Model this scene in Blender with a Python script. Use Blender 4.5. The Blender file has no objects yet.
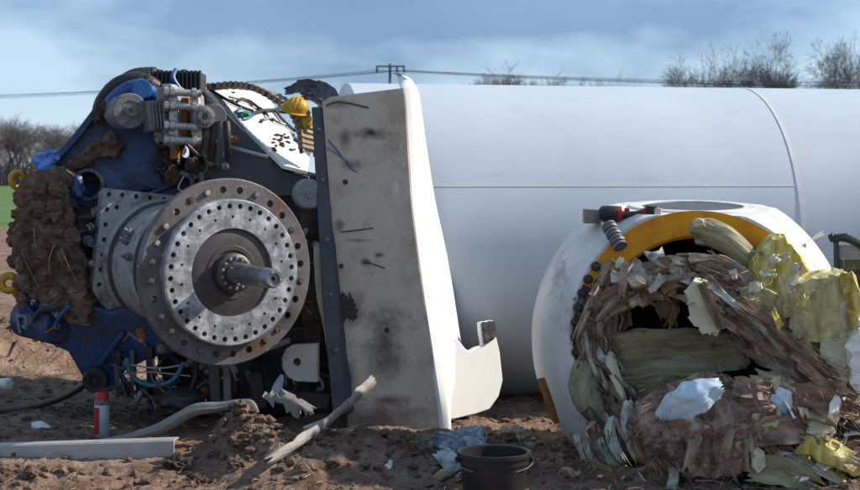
import bpy, bmesh, math, random
from mathutils import Vector as V, Matrix, noise
R = math.radians
scene = bpy.context.scene
COL = scene.collection

# ------------------------------------------------------------------ camera, world, sun, exposure
F, CX, HY, CZ = 1500.0, 430.0, 178.0, 1.65      # focal length in photo pixels, centre column, horizon row, eye height
cam = bpy.data.cameras.new('camera'); cam_o = bpy.data.objects.new('camera', cam); COL.objects.link(cam_o)
cam_o.location = (0, 0, CZ); cam_o.rotation_euler = (R(90), 0, 0)
cam.sensor_width = 36; cam.lens = F / 860 * 36; cam.shift_y = -(245 - HY) / 860
cam.clip_end = 5000; cam.clip_start = .1
cam.dof.use_dof = True; cam.dof.focus_distance = 9.0; cam.dof.aperture_fstop = 5.6
scene.camera = cam_o

SUN_AZ, SUN_EL = R(78), R(34)                    # azimuth from +Y towards +X
sl = bpy.data.lights.new('sun', 'SUN'); sl.energy = 5.0; sl.angle = R(1.0); sl.color = (1, .91, .77)
so = bpy.data.objects.new('sun', sl); COL.objects.link(so)
sdir = V((math.sin(SUN_AZ) * math.cos(SUN_EL), math.cos(SUN_AZ) * math.cos(SUN_EL), math.sin(SUN_EL)))
so.rotation_euler = sdir.to_track_quat('Z', 'Y').to_euler(); so.location = sdir * 60

w = bpy.data.worlds.new('World'); scene.world = w; w.use_nodes = True
nt = w.node_tree; nt.nodes.clear()
def N(t, typ, **kw):
    n = t.nodes.new(typ)
    for k, v in kw.items(): setattr(n, k, v)
    return n
out = N(nt, 'ShaderNodeOutputWorld'); bg = N(nt, 'ShaderNodeBackground'); bg.inputs[1].default_value = .125
sky = N(nt, 'ShaderNodeTexSky', sky_type='NISHITA', sun_disc=False)
sky.sun_elevation = SUN_EL; sky.sun_rotation = SUN_AZ; sky.air_density = 1.0; sky.dust_density = .2; sky.ozone_density = 4.0
tc = N(nt, 'ShaderNodeTexCoord'); mp = N(nt, 'ShaderNodeMapping'); mp.inputs['Scale'].default_value = (3.4, 3.4, 8.0)
mp.inputs['Location'].default_value = (1.3, 5.5, 4.1)
ns = N(nt, 'ShaderNodeTexNoise'); ns.inputs['Scale'].default_value = 1.25; ns.inputs['Detail'].default_value = 7; ns.inputs['Roughness'].default_value = .5
rp = N(nt, 'ShaderNodeValToRGB'); rp.color_ramp.elements[0].position = .40; rp.color_ramp.elements[1].position = .72
rp.color_ramp.elements[0].color = (.7, .7, .7, 1); rp.color_ramp.elements[1].color = (.92, .92, .92, 1)
ns2 = N(nt, 'ShaderNodeTexNoise'); ns2.inputs['Scale'].default_value = 1.5; ns2.inputs['Detail'].default_value = 8
rp2 = N(nt, 'ShaderNodeValToRGB'); rp2.color_ramp.elements[0].position = .41; rp2.color_ramp.elements[1].position = .58
rp2.color_ramp.elements[0].color = (1.0, 1.75, 3.0, 1); rp2.color_ramp.elements[1].color = (3.3, 4.35, 5.55, 1)
mx = N(nt, 'ShaderNodeMix', data_type='RGBA')
L = nt.links.new
L(tc.outputs['Generated'], mp.inputs[0]); L(mp.outputs[0], ns.inputs[0]); L(mp.outputs[0], ns2.inputs[0])
L(ns.outputs[0], rp.inputs[0]); L(ns2.outputs[0], rp2.inputs[0])
L(rp.outputs[0], mx.inputs[0]); L(sky.outputs[0], mx.inputs[6]); L(rp2.outputs[0], mx.inputs[7])
L(mx.outputs[2], bg.inputs[0]); L(bg.outputs[0], out.inputs[0])

vs = scene.view_settings; vs.view_transform = 'Standard'; vs.look = 'None'; vs.gamma = 1; vs.exposure = 0.42
scene.cycles.use_denoising = True
scene.cycles.max_bounces = 6; scene.cycles.transparent_max_bounces = 4

# ------------------------------------------------------------------ projection helpers (photo column, row, depth -> metres)
def P(px, py, Y): return V(((px - CX) * Y / F, Y, CZ - (py - HY) * Y / F))
def PL(px, py, P0, n):
    o = V((0, 0, CZ)); d = P(px, py, 1.0) - o
    return o + d * ((P0 - o).dot(n) / d.dot(n))
def lerp(a, b, f): return a + (b - a) * f
def rnd(a, b): return random.uniform(a, b)
def fbm(p, o=4): return noise.fractal(p, 1.0, 2.0, o, noise_basis='PERLIN_ORIGINAL')

# ------------------------------------------------------------------ materials
def mat(name, cols, scale=4, rough=.6, metal=0, bump=.25, bscale=30, stretch=(1, 1, 1), dirt=None, uv=False, spec=.4, contrast=(.3, .7), rvar=.15, coat=0, sss=0, scratches=None, bdist=.01, spots=()):
    m = bpy.data.materials.new(name); m.use_nodes = True; t = m.node_tree; b = t.nodes['Principled BSDF']
    L = t.links.new
    tc = N(t, 'ShaderNodeTexCoord'); mp = N(t, 'ShaderNodeMapping'); mp.inputs['Scale'].default_value = stretch
    L(tc.outputs['UV' if uv else 'Object'], mp.inputs[0])
    n1 = N(t, 'ShaderNodeTexNoise'); n1.inputs['Scale'].default_value = scale; n1.inputs['Detail'].default_value = 9; n1.inputs['Roughness'].default_value = .65
    L(mp.outputs[0], n1.inputs[0])
    r1 = N(t, 'ShaderNodeValToRGB'); e = r1.color_ramp.elements
    for i, c in enumerate(cols):
        pos = contrast[0] + (contrast[1] - contrast[0]) * i / max(1, len(cols) - 1)
        el = e[i] if i < 2 else e.new(pos)
        el.position = pos; el.color = (*c, 1)
    if len(cols) == 1: e[1].color = (*cols[0], 1)
    L(n1.outputs[0], r1.inputs[0]); col = r1.outputs[0]
    rsock = None
    if dirt:
        dc, ds, lo, hi = dirt[:4]
        n2 = N(t, 'ShaderNodeTexNoise'); n2.inputs['Scale'].default_value = ds; n2.inputs['Detail'].default_value = 10; n2.inputs['Roughness'].default_value = .7
        if len(dirt) > 4:
            mp2 = N(t, 'ShaderNodeMapping'); mp2.inputs['Scale'].default_value = dirt[4]; L(tc.outputs['Object'], mp2.inputs[0]); L(mp2.outputs[0], n2.inputs[0])
        else: L(tc.outputs['Object'], n2.inputs[0])
        mr = N(t, 'ShaderNodeMapRange'); mr.inputs[1].default_value = lo; mr.inputs[2].default_value = hi; L(n2.outputs[0], mr.inputs[0])
        n3 = N(t, 'ShaderNodeTexNoise'); n3.inputs['Scale'].default_value = 40; n3.inputs['Detail'].default_value = 4; L(tc.outputs['Object'], n3.inputs[0])
        r3 = N(t, 'ShaderNodeValToRGB'); r3.color_ramp.elements[0].color = (*[x * .55 for x in dc], 1); r3.color_ramp.elements[1].color = (*[x * 1.35 for x in dc], 1)
        L(n3.outputs[0], r3.inputs[0])
        mx = N(t, 'ShaderNodeMix', data_type='RGBA'); L(mr.outputs[0], mx.inputs[0]); L(col, mx.inputs[6]); L(r3.outputs[0], mx.inputs[7]); col = mx.outputs[2]
        rm = N(t, 'ShaderNodeMapRange'); rm.inputs[3].default_value = rough; rm.inputs[4].default_value = .9; L(mr.outputs[0], rm.inputs[0]); rsock = rm.outputs[0]
        dmask = mr.outputs[0]
    if scratches:
        sc, ss, lo, hi, st = scratches
        ms = N(t, 'ShaderNodeMapping'); ms.inputs['Scale'].default_value = st; L(tc.outputs['UV' if uv else 'Object'], ms.inputs[0])
        n4 = N(t, 'ShaderNodeTexNoise'); n4.inputs['Scale'].default_value = ss; n4.inputs['Detail'].default_value = 6; n4.inputs['Roughness'].default_value = .6; L(ms.outputs[0], n4.inputs[0])
        mr4 = N(t, 'ShaderNodeMapRange'); mr4.inputs[1].default_value = lo; mr4.inputs[2].default_value = hi; L(n4.outputs[0], mr4.inputs[0])
        mx4 = N(t, 'ShaderNodeMix', data_type='RGBA'); L(mr4.outputs[0], mx4.inputs[0]); L(col, mx4.inputs[6]); mx4.inputs[7].default_value = (*sc, 1); col = mx4.outputs[2]
    for (sc_, sr_, scol, sst) in spots:      # a stain with a place and shape of its own on the object
        vm = N(t, 'ShaderNodeVectorMath', operation='SUBTRACT'); vm.inputs[1].default_value = sc_; L(tc.outputs['Object'], vm.inputs[0])
        vd = N(t, 'ShaderNodeVectorMath', operation='DIVIDE'); vd.inputs[1].default_value = sr_; L(vm.outputs[0], vd.inputs[0])
        vl = N(t, 'ShaderNodeVectorMath', operation='LENGTH'); L(vd.outputs[0], vl.inputs[0])
        nn = N(t, 'ShaderNodeTexNoise'); nn.inputs['Scale'].default_value = 9; nn.inputs['Detail'].default_value = 8; nn.inputs['Roughness'].default_value = .7; L(tc.outputs['Object'], nn.inputs[0])
        ma = N(t, 'ShaderNodeMath', operation='MULTIPLY_ADD'); ma.inputs[1].default_value = 1.6; L(nn.outputs[0], ma.inputs[0]); L(vl.outputs[1], ma.inputs[2])
        mk = N(t, 'ShaderNodeMapRange'); mk.inputs[1].default_value = 1.75; mk.inputs[2].default_value = .95; mk.inputs[3].default_value = 0; mk.inputs[4].default_value = sst; L(ma.outputs[0], mk.inputs[0])
        mxs = N(t, 'ShaderNodeMix', data_type='RGBA'); L(mk.outputs[0], mxs.inputs[0]); L(col, mxs.inputs[6]); mxs.inputs[7].default_value = (*scol, 1); col = mxs.outputs[2]
    L(col, b.inputs['Base Color'])
    if rsock is None:
        rm = N(t, 'ShaderNodeMapRange'); rm.inputs[3].default_value = max(.05, rough - rvar); rm.inputs[4].default_value = min(1, rough + rvar); L(n1.outputs[0], rm.inputs[0]); rsock = rm.outputs[0]
    L(rsock, b.inputs['Roughness'])
    b.inputs['Metallic'].default_value = metal; b.inputs['Specular IOR Level'].default_value = spec; b.inputs['Coat Weight'].default_value = coat
    if sss: b.inputs['Subsurface Weight'].default_value = sss; b.inputs['Subsurface Radius'].default_value = (.03, .025, .01); b.inputs['Subsurface Scale'].default_value = 1
    if bump:
        nb = N(t, 'ShaderNodeTexNoise'); nb.inputs['Scale'].default_value = bscale; nb.inputs['Detail'].default_value = 8; nb.inputs['Roughness'].default_value = .6
        L(mp.outputs[0], nb.inputs[0])
        h = nb.outputs[0]
        if dirt:
            ad = N(t, 'ShaderNodeMath', operation='ADD'); L(h, ad.inputs[0]); L(dmask, ad.inputs[1]); h = ad.outputs[0]
        bp = N(t, 'ShaderNodeBump'); bp.inputs['Strength'].default_value = bump; bp.inputs['Distance'].default_value = bdist; L(h, bp.inputs['Height']); L(bp.outputs[0], b.inputs['Normal'])
    return m

SOIL = (.085, .052, .036)
M = {}
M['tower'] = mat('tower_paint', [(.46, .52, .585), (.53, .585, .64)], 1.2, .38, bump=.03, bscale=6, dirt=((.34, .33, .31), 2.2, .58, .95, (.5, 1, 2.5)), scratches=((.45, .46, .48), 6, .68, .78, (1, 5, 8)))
M['tower_seam'] = mat('weld_seam', [(.50, .52, .54), (.62, .63, .64)], 10, .5, bump=.2)
M['panel'] = mat('dirty_laminate', [(.30, .235, .19), (.49, .42, .36), (.58, .53, .47)], 3.0, .8, bump=.35, bscale=26, dirt=((.17, .115, .085), 2.3, .46, .66), scratches=((.06, .045, .04), 5, .63, .70, (1, 1, 1.6)))
M['gel'] = mat('white_gelcoat', [(.74, .74, .73), (.82, .82, .81)], 3, .35, bump=.05, bscale=15, dirt=((.28, .22, .17), 4, .64, .86))
M['hub'] = mat('hub_gelcoat', [(.56, .55, .53), (.74, .725, .69)], 4, .4, bump=.12, bscale=20, dirt=((.19, .155, .135), 3.5, .54, .78), scratches=((.14, .12, .115), 7, .66, .73, (1, 1, 2.5)))
M['blue'] = mat('blue_paint', [(.006, .022, .07), (.011, .052, .16), (.020, .085, .26)], 3, .42, bump=.3, bscale=25, dirt=((.085, .058, .043), 5, .50, .64), spec=.6)
M['blue_clean'] = mat('blue_enamel', [(.012, .05, .18), (.02, .09, .29)], 5, .38, bump=.1, dirt=((.06, .045, .04), 9, .6, .8))
M['steel'] = mat('grey_steel', [(.11, .11, .12), (.24, .24, .26)], 7, .5, metal=.25, bump=.35, bscale=45, dirt=((.075, .055, .05), 8, .48, .68))
M['disc'] = mat('flange_steel', [(.095, .086, .086), (.20, .185, .185)], 6, .5, metal=.3, bump=.25, bscale=60, dirt=((.075, .055, .045), 6, .50, .78))
M['ringm'] = mat('bright_ring_metal', [(.13, .13, .14), (.32, .33, .35), (.72, .75, .79)], 11, .38, metal=.35, bump=.25, bscale=60, dirt=((.12, .08, .055), 8, .54, .72))
M['inner'] = mat('machined_steel', [(.055, .048, .048), (.095, .085, .085)], 9, .5, metal=.3, bump=.1, bscale=80)
M['shaft'] = mat('oily_shaft', [(.14, .14, .15), (.34, .34, .37)], 9, .28, metal=.6, bump=.1, bscale=40)
M['barrel'] = mat('barrel_paint', [(.30, .29, .28), (.58, .58, .58)], 6, .5, bump=.35, bscale=25, dirt=((.085, .062, .052), 6, .45, .66))
M['silver'] = mat('zinc_steel', [(.28, .27, .26), (.58, .58, .57)], 12, .38, metal=.5, bump=.2, dirt=((.09, .07, .06), 14, .47, .66))
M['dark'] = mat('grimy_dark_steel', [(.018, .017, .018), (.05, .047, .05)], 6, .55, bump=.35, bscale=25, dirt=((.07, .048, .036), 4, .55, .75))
M['grey_dark'] = mat('dark_grey_paint', [(.045, .047, .055), (.085, .088, .10)], 4, .5, bump=.2, dirt=((.085, .06, .05), 4, .56, .78))
M['post'] = mat('dark_post_steel', [(.05, .052, .06), (.095, .097, .11)], 6, .5, metal=.2, bump=.25, dirt=((.12, .10, .09), 8, .58, .75))
M['rust'] = mat('rust', [(.16, .055, .018), (.36, .15, .035)], 14, .8, bump=.4, bscale=40)
M['rubber'] = mat('black_rubber', [(.012, .012, .013), (.03, .03, .032)], 12, .5, bump=.15, dirt=((.10, .075, .06), 12, .62, .8))
M['hose_blue'] = mat('blue_hose', [(.03, .12, .20), (.06, .20, .30)], 12, .4, bump=.1)
M['soil'] = mat('wet_soil', [(.028, .019, .015), (.080, .053, .042), (.17, .118, .094)], 9, .9, bump=.9, bscale=35, spec=.2, bdist=.02)
M['soil_red'] = mat('red_brown_soil', [(.050, .031, .022), (.145, .093, .067), (.30, .205, .15)], 9, .9, bump=.9, bscale=40, spec=.2, bdist=.02)
M['straw'] = mat('straw', [(.16, .115, .07), (.40, .32, .22)], 20, .7, bump=0)
M['yellow'] = mat('yellow_plastic', [(.48, .24, .010), (.64, .36, .016)], 8, .45, bump=.1, dirt=((.12, .08, .05), 16, .50, .68))
M['orange'] = mat('orange_ring_paint', [(.55, .17, .008), (.80, .31, .010), (.88, .42, .015)], 5, .45, bump=.2, bscale=40, dirt=((.13, .075, .035), 6, .55, .78))
M['cloth'] = mat('blue_cloth', [(.10, .22, .58), (.20, .36, .75)], 10, .8, bump=.2, bscale=60, dirt=((.07, .05, .05), 14, .6, .8))
M['lam_brown'] = mat('torn_laminate_brown', [(.022, .012, .007), (.15, .085, .050), (.29, .185, .115), (.54, .41, .28)], 5, .8, uv=True, stretch=(1.2, 5, 1), bump=.7, bscale=9, contrast=(.30, .72), bdist=.015)
M['lam_mauve'] = mat('torn_laminate_mauve', [(.040, .024, .018), (.195, .125, .095), (.37, .265, .21), (.66, .54, .44)], 5, .75, uv=True, stretch=(1.2, 2.2, 1), bump=.8, bscale=14, contrast=(.30, .72), bdist=.015)
M['lam_pale'] = mat('torn_laminate_pale', [(.22, .22, .16), (.46, .48, .40), (.62, .64, .58)], 4, .6, uv=True, stretch=(1, 4, 1), bump=.4, bscale=8, dirt=((.09, .055, .036), 6, .46, .62))
M['lam_olive'] = mat('olive_laminate', [(.15, .135, .075), (.27, .245, .145), (.39, .36, .23)], 2.0, .65, uv=True, stretch=(1.5, 8, 1), bump=.4, bscale=8, dirt=((.105, .065, .042), 4, .54, .66))
M['lam_tan'] = mat('torn_laminate_tan', [(.10, .06, .03), (.34, .245, .15), (.64, .54, .38)], 5, .75, uv=True, stretch=(1.2, 4, 1), bump=.6, bscale=9, dirt=((.07, .043, .03), 7, .52, .70))
M['foam'] = mat('yellow_foam', [(.26, .19, .035), (.56, .45, .10), (.78, .70, .42)], 7, .7, bump=.4, bscale=30, stretch=(2.5, 2.5, .5), sss=.1, dirt=((.12, .085, .045), 7, .52, .70))
M['foam_grey'] = mat('olive_foam', [(.27, .24, .10), (.52, .46, .23), (.74, .65, .30)], 6, .7, bump=.4, bscale=30, stretch=(2.5, 2.5, .5), sss=.1, dirt=((.14, .10, .06), 7, .54, .72))
M['cream'] = mat('cream_foam', [(.50, .47, .30), (.68, .66, .50)], 5, .75, bump=.3, bscale=25, sss=.1, dirt=((.20, .13, .07), 6, .58, .78))
M['blue_white'] = mat('pale_blue_gelcoat', [(.42, .56, .68), (.60, .70, .78)], 5, .35, bump=.1, dirt=((.17, .115, .09), 8, .55, .66))
M['foil'] = mat('pale_crumpled_film', [(.26, .30, .36), (.48, .52, .58)], 7, .45, bump=.3, dirt=((.10, .07, .055), 9, .48, .64))
M['strand'] = mat('glass_fibre', [(.10, .075, .06), (.42, .36, .31)], 25, .6, bump=0)
M['black_plastic'] = mat('black_plastic', [(.010, .010, .011), (.022, .022, .024)], 10, .45, bump=.1, dirt=((.20, .18, .17), 14, .66, .80))
M['red_plastic'] = mat('red_plastic', [(.30, .012, .015), (.42, .02, .02)], 8, .4, bump=.05)
M['grey_plastic'] = mat('grey_plastic', [(.35, .34, .34), (.5, .5, .5)], 8, .5, bump=.05)
M['alu'] = mat('weathered_aluminium', [(.32, .31, .30), (.50, .49, .48)], 6, .5, metal=.3, bump=.2, stretch=(1, 1, 1), dirt=((.12, .085, .065), 6, .55, .75))
M['galv'] = mat('bent_grey_profile', [(.19, .18, .17), (.34, .325, .31)], 6, .65, metal=.1, bump=.3, dirt=((.12, .085, .06), 6, .5, .7))
M['white_pl'] = mat('white_plastic', [(.62, .62, .60), (.74, .74, .72)], 8, .45, bump=.05, dirt=((.2, .15, .12), 12, .62, .8))
M['bark'] = mat('hazed_bark', [(.12, .095, .098), (.18, .145, .145)], 3, .9, bump=0)  # purple-grey tint puts the distance haze into the bark colour
M['hedge'] = mat('hazed_thicket', [(.17, .14, .15), (.24, .205, .215)], .2, .95, bump=0)  # lightened: haze over the far wood is painted into this colour
M['wire'] = mat('line_wire', [(.03, .035, .045)], 3, .6, bump=0)
M['wood'] = mat('pole_wood', [(.10, .10, .11), (.16, .16, .17)], 2, .8, bump=0)
M['grass'] = mat('young_crop', [(.05, .105, .015), (.09, .17, .025)], .35, .9, bump=.4, bscale=3)
M['can'] = mat('can_tin', [(.30, .36, .46), (.48, .54, .62)], 7, .35, metal=.3, bump=.05, dirt=((.14, .09, .07), 14, .58, .72))

# ------------------------------------------------------------------ mesh building
WORLD = {}
class MB:
    def __init__(s): s.v = []; s.f = []; s.uv = []
    def add(s, verts, faces, uv=None):
        b = len(s.v); s.v += [V(x) for x in verts]; s.f += [tuple(i + b for i in f) for f in faces]
        s.uv += uv if uv else [(x[0], x[2]) for x in verts]
        return s
    def box(s, c, size, rot=None):
        c = V(c); hx, hy, hz = [x / 2 for x in size]; rot = rot or Matrix.Identity(3)
        vs = [c + rot @ V((x * hx, y * hy, z * hz)) for x in (-1, 1) for y in (-1, 1) for z in (-1, 1)]
        return s.add(vs, [(0, 1, 3, 2), (4, 6, 7, 5), (0, 4, 5, 1), (2, 3, 7, 6), (0, 2, 6, 4), (1, 5, 7, 3)])
    def tube(s, pts, r, seg=8, cap=True):
        pts = [V(p) for p in pts]; n = len(pts)
        rs = r if isinstance(r, (list, tuple)) else [r] * n
        vs, fs, prev = [], [], None
        for i in range(n):
            t = (pts[min(i + 1, n - 1)] - pts[max(i - 1, 0)])
            t = t.normalized() if t.length > 1e-9 else V((0, 0, 1))
            if prev is None:
                a = t.orthogonal().normalized()
            else:
                a = prev - t * prev.dot(t); a = a.normalized() if a.length > 1e-6 else t.orthogonal().normalized()
            prev = a; b = t.cross(a)
            for k in range(seg):
                an = 2 * math.pi * k / seg; vs.append(pts[i] + (a * math.cos(an) + b * math.sin(an)) * rs[i])
        for i in range(n - 1):
            for k in range(seg):
                k2 = (k + 1) % seg; fs.append((i * seg + k, i * seg + k2, (i + 1) * seg + k2, (i + 1) * seg + k))
        if cap: fs.append(tuple(range(seg))[::-1]); fs.append(tuple((n - 1) * seg + k for k in range(seg)))
        return s.add(vs, fs)
    def lathe(s, o, ax, prof, seg=48, a0=0, a1=360, up=None, fn=None, close=True):
        # prof: list of (distance along axis, radius)
        o = V(o); ax = V(ax).normalized(); up = V(up or (0, 0, 1)); u = up - ax * up.dot(ax); u = u.normalized() if u.length > 1e-3 else V((1, 0, 0)); w = ax.cross(u)
        full = abs(a1 - a0) >= 359.9; m = seg if full else seg + 1
        vs, fs = [], []
        for (t, r) in prof:
            for k in range(m):
                an = R(a0 + (a1 - a0) * k / seg); p = o + ax * t + (u * math.cos(an) + w * math.sin(an)) * r
                vs.append(fn(p) if fn else p)
        for i in range(len(prof) - 1):
            for k in range(seg):
                k2 = (k + 1) % m; fs.append((i * m + k, i * m + k2, (i + 1) * m + k2, (i + 1) * m + k))
        return s.add(vs, fs)
    def prism(s, pts, vec):
        pts = [V(p) for p in pts]; n = len(pts); vec = V(vec)
        return s.add(pts + [p + vec for p in pts], [tuple(range(n)), tuple(range(2 * n - 1, n - 1, -1))] + [(i, i + n, (i + 1) % n + n, (i + 1) % n) for i in range(n)])
    def lump(s, c, rad, sub=3, amp=.25, fr=2.0, seed=0, floor=None):
        bm = bmesh.new(); bmesh.ops.create_icosphere(bm, subdivisions=sub, radius=1); c = V(c); off = V((seed * 7.3, seed * 3.1, seed * 1.7))
        rad = V(rad) if hasattr(rad, '__len__') else V((rad,) * 3)
        vs = []
        for v in bm.verts:
            d = v.co.normalized(); k = 1 + amp * fbm(d * fr + off, 5)
            p = c + V((d.x * rad.x, d.y * rad.y, d.z * rad.z)) * k
            if floor is not None: p.z = max(p.z, floor)
            vs.append(p)
        fs = [tuple(x.index for x in f.verts) for f in bm.faces]; bm.free()
        return s.add(vs, fs)

def empty(name, loc):
    o = bpy.data.objects.new(name, None); COL.objects.link(o); o.location = loc; o.empty_display_size = .1; WORLD[o.name] = V(loc); return o
def tag(o, label=None, cat=None, group=None, kind=None):
    if label: o['label'] = label
    if cat: o['category'] = cat
    if group: o['group'] = group
    if kind: o['kind'] = kind
    return o
def put(name, me, c, material, parent=None):
    o = bpy.data.objects.new(name, me); COL.objects.link(o)
    WORLD[o.name] = V(c)
    if parent: o.parent = parent; o.location = V(c) - WORLD[parent.name]
    else: o.location = c
    if material and not me.materials: me.materials.append(M[material])
    return o
def build(name, mb, material, parent=None, smooth=40, bevel=0, origin=None, recalc=True):
    lo = V([min(v[i] for v in mb.v) for i in range(3)]); hi = V([max(v[i] for v in mb.v) for i in range(3)])
    c = V(origin) if origin is not None else V(((lo.x + hi.x) / 2, (lo.y + hi.y) / 2, lo.z))
    me = bpy.data.meshes.new(name); me.from_pydata([v - c for v in mb.v], [], mb.f)
    uvl = me.uv_layers.new(name='UVMap'); idx = [0] * len(me.loops); me.loops.foreach_get('vertex_index', idx)
    uvl.data.foreach_set('uv', [x for i in idx for x in mb.uv[i]])
    if recalc:
        bm = bmesh.new(); bm.from_mesh(me); bmesh.ops.recalc_face_normals(bm, faces=bm.faces); bm.to_mesh(me); bm.free()
    if smooth:
        me.polygons.foreach_set('use_smooth', [True] * len(me.polygons)); me.set_sharp_from_angle(angle=R(smooth))
    me.update()
    o = put(name, me, c, material, parent)
    if bevel:
        md = o.modifiers.new('bevel', 'BEVEL'); md.width = bevel; md.segments = 2; md.limit_method = 'ANGLE'; md.angle_limit = R(40)
    return o
def cut(o, cutter_mb, smooth=40):
    """drill real holes: boolean difference, baked into the mesh"""
    c = WORLD[o.name]
    me = bpy.data.meshes.new('cutter'); me.from_pydata([v - c for v in cutter_mb.v], [], cutter_mb.f)
    bm = bmesh.new(); bm.from_mesh(me); bmesh.ops.recalc_face_normals(bm, faces=bm.faces); bm.to_mesh(me); bm.free()
    k = bpy.data.objects.new('cutter', me); COL.objects.link(k); k.location = c
    md = o.modifiers.new('b', 'BOOLEAN'); md.operation = 'DIFFERENCE'; md.solver = 'EXACT'; md.object = k
    par, loc = o.parent, o.location.copy(); o.parent = None; o.location = c
    dg = bpy.context.evaluated_depsgraph_get(); dg.update()
    new = bpy.data.meshes.new_from_object(o.evaluated_get(dg)); old = o.data; nm = old.name
    o.modifiers.clear(); o.data = new; bpy.data.objects.remove(k); bpy.data.meshes.remove(me); bpy.data.meshes.remove(old); new.name = nm
    o.parent = par; o.location = loc
    new.polygons.foreach_set('use_smooth', [True] * len(new.polygons)); new.set_sharp_from_angle(angle=R(smooth))

def catmull(pts, u):
    n = len(pts) - 1; x = min(u * n, n - 1e-6); i = int(x); f = x - i
    p = [pts[max(0, i - 1)], pts[i], pts[i + 1], pts[min(n, i + 2)]]
    def c(a, b, cc, d): return .5 * ((2 * b) + (-a + cc) * f + (2 * a - 5 * b + 4 * cc - d) * f * f + (-a + 3 * b - 3 * cc + d) * f ** 3)
    return [c(*[q[k] for q in p]) for k in range(len(pts[0]))]
def px(pts): return [(*P(a, b, Y), wd * Y / F, tl) for (a, b, Y, wd, tl) in pts]
def strip(mb, pts, th=.012, nu=22, nv=8, jag=(.1, .1), side=.1, curl=0, rough=.012, fr=7, seed=0, view=V((0, 1, 0)), ridge=0, crumple=0, swap=False):
    """a torn sheet of real thickness along a path of (x, y, z, width, twist in degrees)"""
    rg = random.Random(seed); off = V((seed * 5.1, seed * 2.3, seed * .7))
    a = [jag[0] * (.5 * rg.random() + .5 * (noise.noise(V((j * .9, seed, 0))) * .5 + .5)) for j in range(nv + 1)]
    b = [1 - jag[1] * (.5 * rg.random() + .5 * (noise.noise(V((j * .9, seed, 5))) * .5 + .5)) for j in range(nv + 1)]
    top, bot, uv = [], [], []
    ln = sum((V(pts[i + 1][:3]) - V(pts[i][:3])).length for i in range(len(pts) - 1))
    for i in range(nu + 1):
        for j in range(nv + 1):
            u = a[j] + (b[j] - a[j]) * i / nu; v = -1 + 2 * j / nv
            q = catmull(pts, u); q2 = catmull(pts, min(1, u + .01)); q1 = catmull(pts, max(0, u - .01))
            T = (V(q2[:3]) - V(q1[:3])).normalized(); S = T.cross(view); S = S.normalized() if S.length > 1e-4 else V((1, 0, 0))
            Nn = S.cross(T).normalized(); ca, sa = math.cos(R(q[4])), math.sin(R(q[4])); S, Nn = S * ca + Nn * sa, Nn * ca - S * sa
            wd = q[3] * (1 + side * noise.noise(V((u * ln * 9, (v > 0) * 9.0, seed))))
            p = V(q[:3]) + S * (v * wd / 2) + Nn * (curl * wd * v * v)
            p += Nn * (rough * fbm(p * fr + off, 3))
            if ridge: p += Nn * ridge * (noise.noise(V((u * ln * 5, v * wd * 55, seed * 1.7))) + .6 * noise.noise(V((u * ln * 14, v * wd * 120, seed * .7))))
            if crumple: p += Nn * crumple * (abs(fbm(p * 9 + off, 2)) + abs(fbm(p * 21 + off, 2)) * .5)
            top.append(p - Nn * th / 2); bot.append(p + Nn * th / 2); uv.append((v * wd / 2, u * ln + seed * .37) if swap else (u * ln, v * wd / 2 + seed * .37))
    n, c = len(top), nv + 1; fs = []
    for i in range(nu):
        for j in range(nv):
            k = i * c + j; fs.append((k, k + 1, k + c + 1, k + c)); fs.append((n + k, n + k + c, n + k + c + 1, n + k + 1))
    rim = [j for j in range(c)] + [i * c + nv for i in range(1, nu + 1)] + [nu * c + j for j in range(nv - 1, -1, -1)] + [i * c for i in range(nu - 1, 0, -1)]
    for k in range(len(rim)):
        x, y = rim[k], rim[(k + 1) % len(rim)]; fs.append((y, x, n + x, n + y))
    return mb.add(top + bot, fs, uv + uv)
def rough(mb, pts, vec, size=.05, amp=.03, fr=8, seed=0, it=6, fine=.3, clod=0, cf=16):
    """a broken chunk: outline pushed through, remeshed to small faces and roughened"""
    bm = bmesh.new(); n = len(pts); vec = V(vec)
    a = [bm.verts.new(V(p)) for p in pts]; b = [bm.verts.new(V(p) + vec) for p in pts]
    bm.faces.new(a); bm.faces.new(b[::-1])
    for i in range(n): bm.faces.new((a[i], b[i], b[(i + 1) % n], a[(i + 1) % n]))
    bmesh.ops.triangulate(bm, faces=bm.faces)
    for _ in range(it):
        es = [e for e in bm.edges if e.calc_length() > size]
        if not es: break
        bmesh.ops.subdivide_edges(bm, edges=es, cuts=1); bmesh.ops.triangulate(bm, faces=[f for f in bm.faces if len(f.verts) > 3])
        bmesh.ops.beautify_fill(bm, faces=bm.faces, edges=bm.edges)
    off = V((seed * 3.7, seed * 1.3, seed * 9.1)); bm.normal_update()
    for v in bm.verts:
        d = noise.noise_vector(v.co * fr + off) + noise.noise_vector(v.co * fr * 3 + off) * fine * 1.5
        v.co += d * amp
        if clod:
            q = v.co + noise.noise_vector(v.co * 20) * .02
            v.co += v.normal * clod * (.55 - noise.voronoi(q * cf)[0][0] + .5 * (.5 - noise.voronoi(q * cf * 2.3)[0][0]))
    bm.normal_update(); bm.verts.index_update()
    vs = [v.co.copy() for v in bm.verts]; fs = [tuple(x.index for x in f.verts) for f in bm.faces]; bm.free()
    return mb.add(vs, fs)
def pxo(pts, Y): return [P(a, b, Y) for a, b in pts]
def plate(name, outline, P0, n, th, material, parent, bevel=.004):
    n = V(n).normalized(); return build(name, MB().prism([PL(a, b, V(P0), n) for a, b in outline], -n * th), material, parent, bevel=bevel)
def bez(pts, n=20): return [V(catmull([tuple(p) for p in pts], i / n)) for i in range(n + 1)]
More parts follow.
